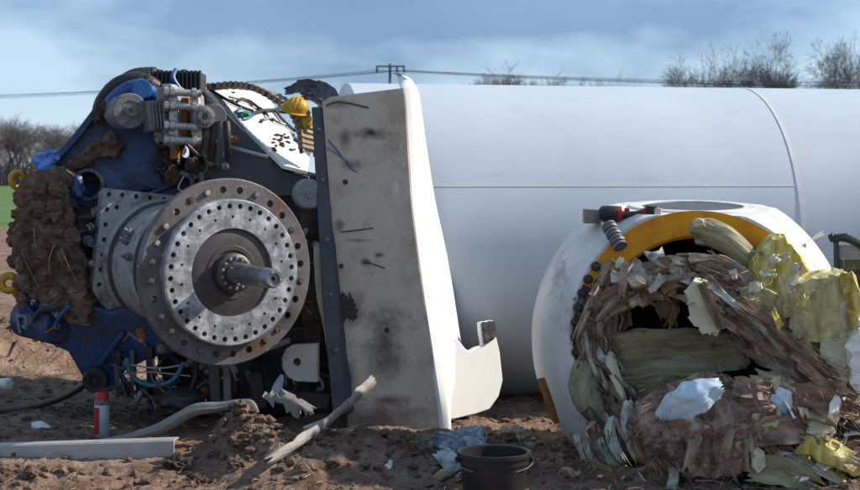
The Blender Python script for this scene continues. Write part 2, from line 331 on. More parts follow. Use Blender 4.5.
#@@SETTING
# ------------------------------------------------------------------ ground
MOUNDS = []     # x, y, rx, ry, height
def mound(pxc, top, Y, rx_px, ry, extra=0):
    p = P(pxc, top, Y); MOUNDS.append((p.x, Y, rx_px * Y / F, ry, max(.02, p.z) + extra))
mound(238, 420, 8.75, 34, .22); mound(262, 440, 8.5, 34, .25); mound(345, 445, 8.5, 62, .34); mound(400, 448, 8.6, 52, .3)
mound(300, 462, 8.2, 50, .28); mound(455, 470, 8.3, 60, .3); mound(555, 455, 8.5, 46, .35); mound(700, 480, 8.2, 90, .3)
mound(40, 330, 13.5, 60, 1.2); mound(-40, 340, 12.5, 60, 1.0); mound(60, 412, 10.4, 70, .35); mound(500, 435, 8.7, 25, .18)
mound(820, 470, 8.2, 70, .3); mound(30, 470, 8.2, 60, .12)
def gh(x, y):
    d = max(abs(x) - 6, y - 18, 6 - y, 0); k = max(0, 1 - d / 6)
    h = .03 * fbm(V((x * .9, y * .9, 1)), 3)
    if k > 0:
        f = fbm(V((x * 5, y * 5, 2)), 5)
        h += k * (.030 * f + .020 * abs(fbm(V((x * 13, y * 13, 4)), 3)))
        for (mx_, my_, rx, ry, hh) in MOUNDS:
            q = ((x - mx_) / rx) ** 2 + ((y - my_) / ry) ** 2
            if q < 5:
                g = math.exp(-q * 1.1); h = h + hh * g * (1 + .30 * fbm(V((x * 9, y * 9, 7)), 4)) * .95
                h += .035 * g * (1 - abs(fbm(V((x * 16, y * 16, 9)), 2)) * 2) * .6
    return h
def lines(a, b, step, far_lo, far_hi):
    xs = [a + i * step for i in range(int((b - a) / step) + 1)]
    s = step; x = xs[-1]
    while x < far_hi: s *= 1.22; x += s; xs.append(min(x, far_hi))
    s = step; x = xs[0]; lo = []
    while x > far_lo: s *= 1.22; x -= s; lo.append(max(x, far_lo))
    return lo[::-1] + xs
gx = lines(-3.4, 3.4, .024, -900, 900); gy = lines(7.5, 11.2, .024, -60, 1800)
mb = MB(); nx = len(gx)
mb.v = [V((x, y, gh(x, y))) for y in gy for x in gx]; mb.uv = [(v.x, v.y) for v in mb.v]
mb.f = [(j * nx + i, j * nx + i + 1, (j + 1) * nx + i + 1, (j + 1) * nx + i) for j in range(len(gy) - 1) for i in range(nx - 1)]
# churned soil with paler dried crust
M['ground'] = mat('churned_field_soil', [(.070, .042, .030), (.185, .115, .082), (.34, .235, .175)], 3.0, .92, bump=1.0, bscale=28, spec=.15, dirt=((.35, .26, .205), 1.3, .48, .66), bdist=.03)
tag(build('ground', mb, 'ground', smooth=0, origin=(0, 0, 0), recalc=False), kind='structure')
mb = MB(); fx = [-900 + i * 36 for i in range(51)]; fy = [50, 54, 60, 70, 85, 110, 150, 220, 320, 500, 900, 1700]
mb.v = [V((x, y + (1.5 * math.sin(x * .07) if y == 50 else 0), .09 + (.0 if y > 50 else -.12))) for y in fy for x in fx]; mb.uv = [(v.x, v.y) for v in mb.v]
mb.f = [(j * 51 + i, j * 51 + i + 1, (j + 1) * 51 + i + 1, (j + 1) * 51 + i) for j in range(len(fy) - 1) for i in range(50)]
tag(build('field', mb, 'grass', smooth=0, origin=(0, 0, 0), recalc=False), kind='structure')

# soil crumbs and straw litter: nobody could count them
random.seed(5)
mb = MB(); bm = bmesh.new(); bmesh.ops.create_icosphere(bm, subdivisions=1, radius=1)
ico_v = [v.co.copy() for v in bm.verts]; ico_f = [tuple(x.index for x in f.verts) for f in bm.faces]; bm.free()
def crumb(x, y, r, z=None):
    z = gh(x, y) if z is None else z; s = rnd(0, 99)
    vs = [V((x, y, z + r * .25)) + V((v.x * rnd(.7, 1.3), v.y * rnd(.7, 1.3), v.z * rnd(.5, .9))) * r * (1 + .5 * noise.noise(v * 1.5 + V((s, s, s)))) for v in ico_v]
    mb.add(vs, ico_f)
for i in range(5200):
    y = 7.7 + 5.5 * random.random() ** 1.6; x = rnd(-.31, .31) * y
    crumb(x, y, .004 + .032 * random.random() ** 6)
for (mx_, my_, rx, ry, hh) in MOUNDS:
    for i in range(120):
        x, y = mx_ + random.gauss(0, .55) * rx, my_ + random.gauss(0, .55) * ry; crumb(x, y, .005 + .036 * random.random() ** 4)
tag(build('soil_crumbs', mb, 'soil_red', smooth=0, origin=(0, 0, 0), recalc=False), kind='stuff')
mb = MB()
def straw(x, y, l, z=None, up=.25):
    z = gh(x, y) + .01 if z is None else z; a = rnd(0, 6.28); d = V((math.cos(a), math.sin(a), rnd(-.05, up))) * l; c = V((x, y, z))
    bend = V((rnd(-1, 1), rnd(-1, 1), rnd(0, 1))) * l * .15
    mb.tube([c - d * .5, c + bend, c + d * .5], rnd(.0010, .0028), 3, False)
for i in range(1500):
    y = rnd(9.8, 19); x = (rnd(-60, 125) - CX) / F * y; straw(x, y, rnd(.08, .30))
for i in range(1100):
    y = 7.7 + 5 * random.random() ** 1.5; x = rnd(-.30, .30) * y; straw(x, y, rnd(.04, .16))
tag(build('straw_litter', mb, 'straw', smooth=0, origin=(0, 0, 0), recalc=False), kind='stuff')

# ------------------------------------------------------------------ tower lying on the ground
yaw = R(11); TA = V((math.cos(yaw), math.sin(yaw), 0)); TR = 1.21
TC = P(425, 245, 11.55); TC.z = TR - .05
tower = empty('tower_section', (TC.x, TC.y, 0))
def tower_r(t): return TR * (1 - .000 * t)
seam_t = 2.555
prof = [(t, tower_r(t)) for t in [-.62, -.60, 0, .5, 1, 1.5, 2, 2.5, 3, 3.5, 4, 5, 6, 8, 10, 12.0]]
prof = [(-.62, TR - .12)] + prof + [(12.0, TR - .12)]
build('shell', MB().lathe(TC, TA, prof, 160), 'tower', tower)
build('inner_shell', MB().lathe(TC, TA, [(-.61, TR - .12), (11.99, TR - .12)], 64), 'dark', tower)
for t in (seam_t, 9.2):
    build('ring_seam', MB().lathe(TC, TA, [(t - .022, TR - .01), (t - .014, TR + .005), (t + .014, TR + .005), (t + .022, TR - .01)], 160), 'tower_seam', tower)
a = R(22)   # lengthwise weld a little above the middle of the side facing us
fr_ = V((TA.y, -TA.x, 0))
def tsurf(t, ang, r): return TC + TA * t + (fr_ * math.cos(ang) + V((0, 0, 1)) * math.sin(ang)) * r
for (t0, t1, ang) in ((-.6, seam_t - .03, R(21)), (seam_t + .03, 9.1, R(-14))):
    mb = MB()
    for k, (da, dr) in enumerate(((-.006, -.01), (-.0045, .003), (.0045, .003), (.006, -.01))):
        mb.add([tsurf(t0, ang + da, TR + dr), tsurf(t1, ang + da, TR + dr)], [])
    mb.f = [(0, 2, 3, 1), (2, 4, 5, 3), (4, 6, 7, 5)]
    build('lengthwise_seam', mb, 'tower_seam', tower, recalc=False)
random.seed(11)
for (tt, an, l) in ():
    p = tsurf(tt, R(an), TR + .002); mb = MB(); mb.lump(p, (l * .55, .003, .006), 2, .5, 3, tt * 9)
    build('scuff', mb, 'dark', tower)
tag(tower, 'long white steel tower section lying behind the machinery with welded ring seam', 'tower')

# ------------------------------------------------------------------ trees
def grow(seed, h, spread=.55, levels=7, start=.24):
    rg = random.Random(seed); tr, cr = MB(), MB()
    def branch(p, d, l, r, lev):
        e = p + d * l * .8
        if lev > 2 and ((e.x / (.34 * h)) ** 2 + (e.y / (.34 * h)) ** 2 + ((e.z - .52 * h) / (.40 * h)) ** 2) > 1: return
        pts = [p]; q = p.copy(); dd = d.copy(); ns_ = 3 if lev < 3 else 2
        for s in range(ns_):
            dd = (dd + V((rg.gauss(0, .13), rg.gauss(0, .13), rg.gauss(.0, .10)))).normalized(); q = q + dd * l / ns_; pts.append(q.copy())
        rs = [r * (1 - .42 * i / ns_) for i in range(ns_ + 1)]
        (tr if lev < 2 else cr).tube(pts, rs, 7 if lev == 0 else 5 if lev < 3 else 3, False)
        if lev >= levels: return
        n = 4 if lev < 4 else 3
        for k in range(n):
            f = rg.uniform(.45, 1) if k else 1; i = min(ns_ - 1, int(f * ns_)); b = pts[i].lerp(pts[i + 1], f * ns_ - i if f < 1 else 1)
            az = rg.uniform(0, 6.28); o = dd.orthogonal().normalized(); o = Matrix.Rotation(az, 3, dd) @ o
            an = spread * rg.uniform(.55, 1.25) if k else .2
            nd = (dd * math.cos(an) + o * math.sin(an)).normalized(); nd.z = max(nd.z, -.4 if lev > 2 else .3); nd.normalize()
            branch(b, nd, l * rg.uniform(.60, .84), max(.006, rs[-1] * rg.uniform(.5, .72)), lev + 1)
    branch(V((0, 0, 0)), V((0, 0, 1)), h * start, h * .024, 0)
    zs = sorted(v.z for v in cr.v); k = h / zs[int(len(zs) * .985)]
    for m in (tr, cr): m.v = [v * k for v in m.v]
    return tr, cr
TREES = []
for s, sp in ((3, .80), (8, .76), (15, .80), (21, .80)):
    tr, cr = grow(s, 10.0, sp)
    ms = []
    for nm, m in (('trunk', tr), ('crown', cr)):
        me = bpy.data.meshes.new(nm); me.from_pydata([tuple(v) for v in m.v], [], m.f); me.materials.append(M['bark']); ms.append(me)
    TREES.append(ms)
def tree(kind, pxc, top, Y, label, group, wide=1.0, rz=0):
    h = CZ + (HY - top) * Y / F; o = empty('bare_tree', ((pxc - CX) * Y / F, Y, 0)); s = h / 10.0; o.scale = (s * wide, s * wide, s); o.rotation_euler.z = rz
    for nm, me in zip(('trunk', 'crown'), TREES[kind]):
        c = bpy.data.objects.new(nm, me); COL.objects.link(c); c.parent = o
    tag(o, label, 'tree', group); return o
tree(0, 713, 56, 150, 'bare rounded winter tree with two crowns, left of the tall forked tree', 'bare trees beyond the tower', .66, 1.0)
tree(1, 785, 44, 150, 'tallest bare winter tree with a wide forked crown beyond the tower seam', 'bare trees beyond the tower', .66, 2.2)
tree(2, 852, 47, 150, 'bare winter tree past the tall forked tree, at the end of the row', 'bare trees beyond the tower', .66, .4)
for (x, t, wd, rz) in ((752, 76, .7, 0), (765, 78, .7, 1), (822, 82, .7, 2), (700, 70, .8, 3)):
    tree(3, x, t, 170, 'small bare bush growing low between the tall winter trees', 'bushes below the bare trees', wd, rz)
for (x, t, rz) in ((488, 80, 0), (503, 78, 2), (517, 80, 4), (533, 83, 1)):
    tree(3, x, t, 260, 'small bare tree in the far clump between pylon and lone bush', 'far clump of bare trees', .9, rz)
tree(2, 602, 82, 260, 'lone far bush showing just above the tower top', None, .8, 0)
random.seed(4)
for i, x in enumerate(range(-70, 150, 13)):
    tree(i % 4, x + rnd(-3, 3), 121 + rnd(-3, 14) + max(0, x) * .03, 300 + rnd(-15, 25), 'hazy bare tree of the far wood beyond the green field', 'trees of the far wood', rnd(1.0, 1.4), i * 1.3)
mb = MB()
for i in range(2600):
    x = (rnd(-110, 190) - CX) / F * 310; y = 310 + rnd(-8, 14); h = rnd(2, 6.5)
    mb.tube([(x, y, 0), (x + rnd(-.5, .5), y, h * .6), (x + rnd(-1.2, 1.2), y, h)], [.10, .07, .04], 3, False)
tag(build('thicket', mb, 'hedge', smooth=0, recalc=False), 'grey bare thicket filling the foot of the far wood', 'thicket', kind='stuff')

# ------------------------------------------------------------------ power line
py_Y = 130
pb = P(390, 64, py_Y); pylon = empty('power_pole', (pb.x, py_Y, 0))
build('pole', MB().tube([(pb.x, py_Y, 0), (pb.x, py_Y, pb.z)], [.17, .12], 10), 'wood', pylon)
al, ar = P(376, 66.5, py_Y), P(405, 66.5, py_Y)
build('crossarm', MB().box((al + ar) / 2, (ar.x - al.x, .12, .14)), 'wood', pylon)
for x in (377, 397, 404): p = P(x, 69.5, py_Y); build('insulator', MB().lathe(p - V((0, 0, .28)), (0, 0, 1), [(0, .02), (0, .09), (.1, .12), (.2, .07), (.28, .1), (.5, .06), (.5, .0)], 8), 'wood', pylon)
tag(pylon, 'distant grey power pole with a wide crossarm above the dirty panel', 'power pole')
for k, (x, ly, ry, lb) in enumerate(((377, 91, 85, 'thin overhead wire hung from the short end of the crossarm'), (397, 88.5, 83, 'thin overhead wire hung beside the pole'), (404, 93, 78.5, 'thin overhead wire hung from the far end of the crossarm'))):
    p0 = P(x, 70.5, py_Y); mb = MB()
    for e, (ex, ey, eY, sg) in enumerate(((-260, ly + 8, 165, .9), (1130, ry + 3, 112, .5))):
        q = P(ex, ey, eY); mb.tube([p0.lerp(q, i / 24) - V((0, 0, sg * 4 * (i / 24) * (1 - i / 24))) for i in range(25)], .028, 4, False)
    tag(build('overhead_wire', mb, 'wire', recalc=False), lb, 'wire', 'wires of the power line')
#@@WRECK
# ------------------------------------------------------------------ nacelle machinery
random.seed(21)
nac = empty('nacelle_machinery', (-1.5, 10.2, 0))
AX = V((math.sin(R(33.5)), -math.cos(R(33.5)), -.012)).normalized()      # direction the shaft points
D0 = P(228, 272, 9.32)                                                   # centre of the big flange's face
UP = (V((0, 0, 1)) - AX * AX.z).normalized(); SD = AX.cross(UP)            # SD points to the viewer's left
def ring_pts(t, r, a, roll=0): return D0 + AX * t + (UP * math.cos(R(a + roll)) + SD * math.sin(R(a + roll))) * r
def drill(n, r, hr, t0, t1, roll=0, seg=14):
    mb = MB()
    for k in range(n):
        p = ring_pts(t0, r, k * 360 / n, roll); mb.tube([p, p + AX * (t1 - t0)], hr, seg)
    return mb
# big flange with a ring of holes
o = build('flange_disc', MB().lathe(D0, AX, [(-.075, .36), (-.075, .565), (-.065, .580), (-.008, .583), (0, .575), (0, .36), (-.075, .36)], 96), 'disc', nac, smooth=30)
cut(o, drill(28, .512, .0225, -.12, .05, 4), 30)
disc_o = o
def dsp(t, r, a): return tuple(ring_pts(t, r, a) - WORLD[o.name])
RU, GR = (.13, .065, .03), (.03, .026, .025)
o.data.materials.clear(); o.data.materials.append(mat('worn_flange_steel', [(.095, .086, .086), (.20, .185, .185)], 7, .48, metal=.3, bump=.25, bscale=60, dirt=((.075, .055, .045), 6, .50, .78), scratches=((.42, .41, .40), 14, .66, .70, (1, 1, 3)),
    spots=[(dsp(0, .5, 200), (.16, .16, .10), RU, .7), (dsp(0, .5, 235), (.12, .12, .12), GR, .8), (dsp(0, .5, 60), (.10, .10, .16), GR, .6), (dsp(0, .52, 320), (.08, .08, .18), RU, .7), (dsp(0, .5, 130), (.12, .12, .10), (.10, .07, .05), .8)]))
for k in (2, 13, 16, 17, 20, 23): build('mud_plug', MB().lump(ring_pts(-.015, .512, k * 360 / 28, 4), .026, 2, .4, 2, k), 'soil', disc_o, smooth=0)
for k in range(28):
    if k in (4, 5, 6, 7, 9, 10, 12, 26, 1):
        p = ring_pts(-.03, .512, k * 360 / 28, 4)
        build('bolt', MB().lathe(p, AX, [(0, .0), (0, .021), (.045, .021), (.052, .016), (.052, 0)], 6, up=UP), 'silver' if k < 11 else 'steel', disc_o, smooth=20)
o = bro = build('bolt_ring', MB().lathe(D0, AX, [(-.03, .27), (-.03, .455), (.055, .455), (.066, .446), (.066, .275), (.03, .27), (-.03, .27)], 96), 'ringm', nac, smooth=30)
c2 = drill(36, .412, .0165, .0, .1, 3); m2 = drill(18, .345, .009, .02, .1, 0); c2.add(m2.v, m2.f); cut(o, c2, 30)
build('hub_plate', MB().lathe(D0, AX, [(-.02, 0), (-.02, .272), (.045, .272), (.05, .262), (.052, .17), (.058, .165), (.058, .14), (.045, .135), (.045, 0)], 72), 'inner', nac, smooth=30)
sh = build('shaft_collar', MB().lathe(D0, AX, [(.03, 0), (.03, .125), (.10, .120), (.112, .10), (.112, .0)], 48), 'inner', nac, smooth=30)
for k in range(14):
    p = ring_pts(.10, .095, k * 360 / 14); build('bolt', MB().lathe(p, AX, [(0, .012), (.024, .012), (.028, .007), (.028, 0)], 6, up=UP), 'shaft', sh, smooth=20)
sf = build('shaft', MB().lathe(D0, AX, [(.05, 0), (.05, .068), (.2, .066), (.46, .055), (.475, .060), (.60, .058), (.62, .050), (.62, .034), (.605, .032), (.605, .014), (.57, .012), (.57, 0)], 40), 'shaft', nac, smooth=30)
for a in (20, 140, 260):
    p = ring_pts(.607, .041, a); build('bolt', MB().lathe(p, AX, [(0, .008), (.02, .008), (.02, 0)], 6, up=UP), 'silver', sf, smooth=20)
# bearing barrel and its square foot flange
build('bearing_barrel', MB().lathe(D0, AX, [(-1.02, .43), (-.99, .43), (-.97, .40), (-.55, .395), (-.50, .405), (-.46, .395), (-.14, .40), (-.10, .43), (-.07, .44), (-.07, .3)], 72), 'barrel', nac, smooth=30)
for t in (-.93, -.5, -.18):
    build('barrel_band', MB().lathe(D0, AX, [(t - .018, .39), (t - .015, .418), (t + .015, .418), (t + .018, .39)], 72), 'grey_dark', nac, smooth=30)
for (t, a) in ((-.72, 58), (-.72, 66), (-.6, 80), (-.30, 62)):
    p = ring_pts(t, .39, a); n = (ring_pts(0, 1, a) - D0).normalized()
    build('grease_nipple', MB().tube([p, p + n * .045, p + n * .05, p + n * .075], [.026, .026, .014, .010], 8), 'steel', nac, smooth=30)
def sq(t, x, y, roll=-6): return D0 + AX * t + (Matrix.Rotation(R(roll), 3, AX) @ (SD * x + UP * y))
ol = [(-.47, .46), (.44, .46), (.47, .43), (.47, -.22), (.40, -.30), (.2, -.47), (-.47, -.47)]
o = build('foot_flange', MB().prism([sq(-1.02, x, y) for x, y in ol], -AX * .07), 'barrel', nac, bevel=0, smooth=30)
mb = MB()
for (x, y) in [(.425, -.18 + .1 * i) for i in range(7)] + [(.33 - .1 * i, .425) for i in range(7)] + [(.36, .34), (.36, .1), (.36, -.1)]:
    mb.tube([sq(-1.12, x, y), sq(-.98, x, y)], .017, 10)
cut(o, mb, 30)
build('blue_rotor_drum', MB().lathe(D0, AX, [(-1.45, 0), (-1.45, .50), (-1.40, .53), (-1.20, .54), (-1.16, .50), (-1.10, .50)], 72), 'blue', nac, smooth=30)

build('gear_housing', MB().lathe(D0, AX, [(-2.1, 0), (-2.1, .40), (-2.0, .56), (-1.8, .66), (-1.55, .68), (-1.47, .62), (-1.47, 0)], 72), 'blue', nac, smooth=30)
# blue cast frame, upper arm with an eye through it
BY = 10.25
bn = V((.16, -.98, .10)).normalized(); bp = P(120, 180, BY)
up_ol = [(38, 192), (52, 168), (80, 135), (104, 103), (114, 94), (128, 91), (142, 94), (152, 103), (158, 122), (172, 142), (189, 165), (196, 180), (190, 196), (150, 215), (100, 240), (70, 262), (44, 232)]
o = build('frame_arm', MB().prism([PL(a, b, bp, bn) for a, b in up_ol], -bn * .16), 'blue', nac, smooth=30)
hc = PL(88, 185, bp, bn); mb = MB(); mb.tube([hc + bn * .1, hc - bn * .4], .088, 28); cut(o, mb, 30)
arm = o
build('eye_collar', MB().lathe(hc - bn * .02, bn, [(0, .085), (0, .118), (.04, .116), (.048, .108), (.048, .090), (.04, .085), (-.1, .084)], 40), 'steel', arm, smooth=30)
build('eye_dark_disc', MB().lathe(hc - bn * .165, -bn, [(0, 0), (0, .13), (.02, .13), (.02, 0)], 32), 'rubber', arm, smooth=30)  # dark disc added behind the eye so the hole reads as black shade
# flange rim that runs round the arm's upper edge
rimp = [PL(a, b, bp, bn) + bn * .0 for a, b in ((44, 184), (55, 164), (80, 136), (103, 106), (114, 96), (128, 93), (141, 96), (151, 104))]
mb = MB(); pts = bez(rimp, 40); n = len(pts); vs = []
for i, p in enumerate(pts):
    t = (pts[min(i + 1, n - 1)] - pts[max(i - 1, 0)]).normalized(); s = t.cross(bn).normalized()
    vs += [p + s * .012 + bn * .05, p - s * .035 + bn * .05, p - s * .035 - bn * .25, p + s * .012 - bn * .25]
mb.add(vs, [(i * 4 + k, i * 4 + (k + 1) % 4, i * 4 + 4 + (k + 1) % 4, i * 4 + 4 + k) for i in range(n - 1) for k in range(4)] + [(0, 1, 2, 3), (n * 4 - 1, n * 4 - 2, n * 4 - 3, n * 4 - 4)])
build('edge_rim', mb, 'blue', arm, smooth=30, bevel=.006)
rib = [PL(a, b, bp, bn) for a, b in ((98, 132), (118, 122), (150, 150), (186, 182), (178, 190), (140, 162), (112, 142))]
for seg in (((158, 128), (192, 172)), ((120, 205), (186, 180))):
    a, b = [PL(x, y, bp, bn) for x, y in seg]; d = (b - a).normalized(); s = d.cross(bn)
    build('stiffener', MB().prism([a + s * .014, b + s * .014, b - s * .014, a - s * .014], bn * .045), 'blue', arm, bevel=.006)
for (a, b) in ((178, 166), (186, 184), (168, 150), (150, 197), (128, 199), (106, 152), (62, 182)):
    p = PL(a, b, bp, bn); build('bolt', MB().lathe(p - bn * .002, bn, [(0, .021), (.006, .021), (.006, .014), (.024, .014), (.026, 0)], 6), 'blue_clean', arm, smooth=20)
# broken blue boss left of the eye
build('broken_boss', MB().lump(P(75, 190, 10.02), (.06, .08, .11), 3, .5, 2.0, 4), 'blue', nac)
mb = MB(); rough(mb, pxo([(62, 215), (78, 205), (92, 214), (84, 300), (70, 300)], 10.0), (0, .3, 0), .05, .03, 9, 3)
build('cable_loom', mb, 'dark', nac)
# lower blue frame
lb = P(100, 340, 9.95); ln_ = V((.1, -.97, -.2)).normalized()
lo_ol = [(14, 292), (40, 285), (70, 300), (110, 312), (150, 300), (205, 305), (206, 340), (186, 352), (150, 358), (124, 372), (112, 392), (90, 394), (80, 372), (68, 352), (36, 338), (20, 318)]
o = build('lower_frame', MB().prism([PL(a, b, lb, ln_) for a, b in lo_ol], -ln_ * .28), 'blue', nac, smooth=30, bevel=.015)
low = o
c = PL(96, 378, lb, ln_)
build('pin_boss', MB().lathe(c, ln_, [(-.01, .0), (-.01, .088), (.05, .085), (.06, .075), (.06, .045), (.035, .042), (.035, .02), (.05, .018), (.05, 0)], 32), 'dark', low, smooth=30)
for seg in (((24, 300), (60, 344)), ((124, 330), (100, 362)), ((170, 325), (180, 352))):
    a, b = [PL(x, y, lb, ln_) for x, y in seg]; d = (b - a).normalized(); s = d.cross(ln_)
    build('stiffener', MB().prism([a + s * .016, b + s * .016, b - s * .016, a - s * .016], ln_ * .06), 'blue', low, bevel=.006)
for (a, b, r) in ((50, 306, .03), (64, 312, .022), (36, 318, .03), (34, 300, .018), (58, 324, .02), (124, 362, .02)):
    p = PL(a, b, lb, ln_); build('fitting', MB().lathe(p, ln_, [(0, r), (.05, r), (.055, r * .6), (.09, r * .6), (.09, 0)], 10), 'silver' if r < .025 else 'dark', low, smooth=30)
build('frame_drum', MB().lathe(P(45, 322, 9.93), V((.8, -.6, -.1)), [(-.2, 0), (-.2, .13), (.12, .13), (.15, .11), (.15, .05), (.12, .045), (.12, 0)], 32), 'blue', nac, smooth=30)

# top: pin roller, clamp block, tie-rod caliper
RX = V((.45, -.89, .0)).normalized()
rc = P(130, 111, 9.88)
ro = build('pin_roller', MB().lathe(rc, RX, [(-.22, 0), (-.22, .118), (.0, .118), (.012, .110), (.012, .068), (.004, .064), (.004, .040), (.016, .038), (.016, .015), (.002, .012), (.002, 0)], 48), 'steel', nac, smooth=30)
cy = Matrix.Rotation(R(26), 3, 'Z')
bl = build('clamp_block', MB().box(P(156, 116, 9.92), (.15, .16, .20), Matrix.Rotation(R(-6), 3, 'Y') @ cy), 'steel', nac, bevel=.012)
for i in range(5): build('cooling_fin', MB().box(P(149.5 + i * 3.4, 116, 9.83), (.008, .03, .165), Matrix.Rotation(R(-6), 3, 'Y') @ cy), 'steel', bl)
mb = MB().prism([P(a, b, 9.88) for a, b in ((156, 88), (168, 85), (176, 92), (177, 138), (168, 146), (158, 140), (154, 126))], (0.06, .22, 0))
build('caliper_body', mb, 'galv', nac, bevel=.012)
cf = build('caliper_frame', MB().prism([P(a, b, 9.84) for a, b in ((160, 84), (172, 84), (176, 92), (178, 140), (172, 146), (168, 140), (168, 96))], (.02, .10, 0)), 'silver', nac, bevel=.01)
build('caliper_frame', MB().prism([P(a, b, 9.90) for a, b in ((190, 92), (199, 95), (202, 140), (194, 146), (190, 132))], (.02, .10, 0)), 'silver', nac, bevel=.01)
for y in (92.5, 106, 126, 140):
    a, b = P(166, y - .5, 9.82), P(201, y + 1.5, 9.88)
    t = build('tie_rod', MB().tube([a, b], .0235, 14), 'silver', nac, smooth=30)
    for e, q in ((a, 1), (a.lerp(b, .18), 1), (b.lerp(a, .2), -1)):
        build('nut', MB().lathe(e, (b - a), [(-.014, 0), (-.014, .036), (.014, .036), (.014, 0)], 6), 'silver', t, smooth=20)
build('brake_pad', MB().box(P(184, 116, 9.98), (.06, .10, .24)), 'rust', nac, bevel=.006)
build('brake_pad', MB().box(P(175, 150, 10.0), (.05, .10, .12)), 'rust', nac, bevel=.006)
# fluted dark block behind the caliper
mb = MB().box(P(179, 103, 10.45), (.33, .34, .42)); fb = build('radiator_block', mb, 'dark', nac, bevel=.01)
for i in range(11): build('radiator_fin', MB().box(P(158.5 + i * 4.15, 100, 10.26), (.014, .05, .40)), 'dark', fb)
for x, r in ((151, .05), (184, .035), (160, .03)): build('top_fitting', MB().lump(P(x, 73, 10.35), (r, r, r * .8), 2, .4, 2, x), 'dark', nac)
# hydraulic hoses humped over the top
for pts, r, mt in (([(100, 112, 10.2), (106, 97, 10.15), (120, 84, 10.1), (140, 80, 10.1), (156, 88, 10.15)], .055, 'rubber'), ([(112, 104, 10.05), (124, 93, 10.0), (140, 88, 10.0), (154, 96, 10.1)], .06, 'blue_clean'), ([(98, 118, 10.3), (103, 100, 10.3), (118, 87, 10.3), (134, 76, 10.3), (154, 74, 10.3)], .05, 'dark'), ([(108, 90, 10.2), (128, 78, 10.2), (150, 76, 10.2)], .04, 'rubber')):
    build('hydraulic_hose', MB().tube(bez([P(*p) for p in pts], 18), r, 12), mt, nac)
mb = MB().lathe(P(141, 90, 9.98), V((.3, -.95, .1)), [(-.2, 0), (-.2, .07), (.02, .075), (.05, .06), (.05, 0)], 24); build('motor_cap', mb, 'blue_clean', nac, smooth=30)
for i in range(26):
    a = rnd(97, 156); mb = MB().lump(P(a, 112 - (a - 97) * .55 + rnd(-4, 4) + (8 if a < 105 else 0), rnd(10.0, 10.2)), rnd(.018, .045), 2, .6, 2, i); tag(build('mud_clod', mb, 'soil', nac, smooth=0))
# motor and hanging rubber sleeve right of the caliper
build('motor', MB().lathe(P(204, 117, 9.85), V((.35, -.93, 0)), [(-.3, 0), (-.3, .075), (.0, .075), (.01, .05), (.03, .045), (.03, .02), (.01, .018), (.01, 0)], 28), 'steel', nac, smooth=30)
build('motor', MB().lathe(P(216, 116, 9.98), V((.5, -.85, 0)), [(-.35, 0), (-.35, .085), (-.02, .085), (0, .07), (0, 0)], 28), 'grey_dark', nac, smooth=30)
mb = MB()
for i, (x, l, r) in enumerate(((206, 30, .030), (213, 38, .032), (220, 42, .034), (226, 34, .028), (200, 26, .022))):
    build('hanging_hose', MB().tube(bez([P(x, 122, 9.95), P(x + 1, 122 + l * .5, 9.93), P(x - 1, 122 + l, 9.98)], 10), [r] * 11, 10), 'rubber' if i % 2 else 'grey_dark', nac)
for i in range(30):
    x, y = rnd(160, 205), rnd(140, 185); mb = MB().lump(P(x, y, rnd(10.05, 10.3)), (rnd(.02, .06), .05, rnd(.02, .06)), 2, .7, 2.2, i + 40); build('mud_clod', mb, 'soil' if i % 3 else 'dark', nac, smooth=0)

# dark bedplate body behind the flange and the pale deck sheet on it
dn = V((.445, -.222, .867)).normalized(); dp = P(284, 165, 10.05)
deck_ol = [(204, 87), (232, 86), (255, 88), (271, 101), (288, 129), (311, 150), (308, 171), (284, 165), (220, 103)]
dk = build('deck_sheet', MB().prism([PL(a, b, dp, dn) for a, b in deck_ol], -dn * .03), 'gel', nac, bevel=.004)
body = [(190, 128), (203, 90), (221, 106), (284, 169), (312, 176), (326, 404), (215, 404), (165, 392), (150, 330), (186, 190)]
build('bedplate', MB().prism(pxo(body, 10.45), (.05, .75, 0)), 'dark', nac, bevel=.02)
sb = P(250, 160, 10.2); sn = V((.12, -.99, .05)).normalized()
build('side_plate', MB().prism([PL(a, b, sb, sn) for a, b in ((206, 97), (222, 108), (284, 171), (309, 176), (314, 196), (240, 196), (196, 186), (206, 150))], -sn * .06), 'grey_dark', nac, bevel=.006)
a, b = P(226, 146, 10.12), P(268, 157, 10.08); build('side_rail', MB().tube([a, b], .012, 8), 'alu', nac)
# cables on the deck
def deckp(x, y, h=.02): return PL(x, y, dp, dn) + dn * h
for pts, r, mt in (([(209, 92), (224, 101), (240, 109), (252, 113)], .012, 'rubber'), ([(236, 104), (241, 101), (248, 103), (254, 107), (258, 111)], .011, 'rubber'), ([(238, 118), (250, 116), (262, 113), (274, 112), (279, 110)], .014, 'rubber'), ([(240, 110), (236, 115), (243, 121), (252, 118)], .010, 'hose_blue'), ([(274, 112), (280, 120), (288, 128), (294, 133)], .012, 'grey_dark'), ([(228, 99), (246, 104), (262, 112), (268, 120)], .008, 'rubber'), ([(262, 122), (270, 120), (276, 124), (284, 127)], .010, 'silver')):
    build('deck_cable', MB().tube(bez([deckp(x, y, .018) for x, y in pts], 16), r, 7), mt, nac)
M['green'] = mat('green_plastic', [(.02, .14, .09), (.04, .24, .16)], 10, .5, bump=.1)
build('cable_plug', MB().lump(deckp(243, 117, .025), (.05, .04, .02), 2, .3, 2, 4), 'green', nac)
for i in range(46):
    x, y = (rnd(272, 296), rnd(134, 152)) if i < 30 else (rnd(225, 285), rnd(92, 130))
    build('mud_clod', MB().lump(deckp(x, y, .003), (rnd(.008, .03), rnd(.008, .03), .010), 1, .6, 2, i + 90), 'soil', dk, smooth=0)
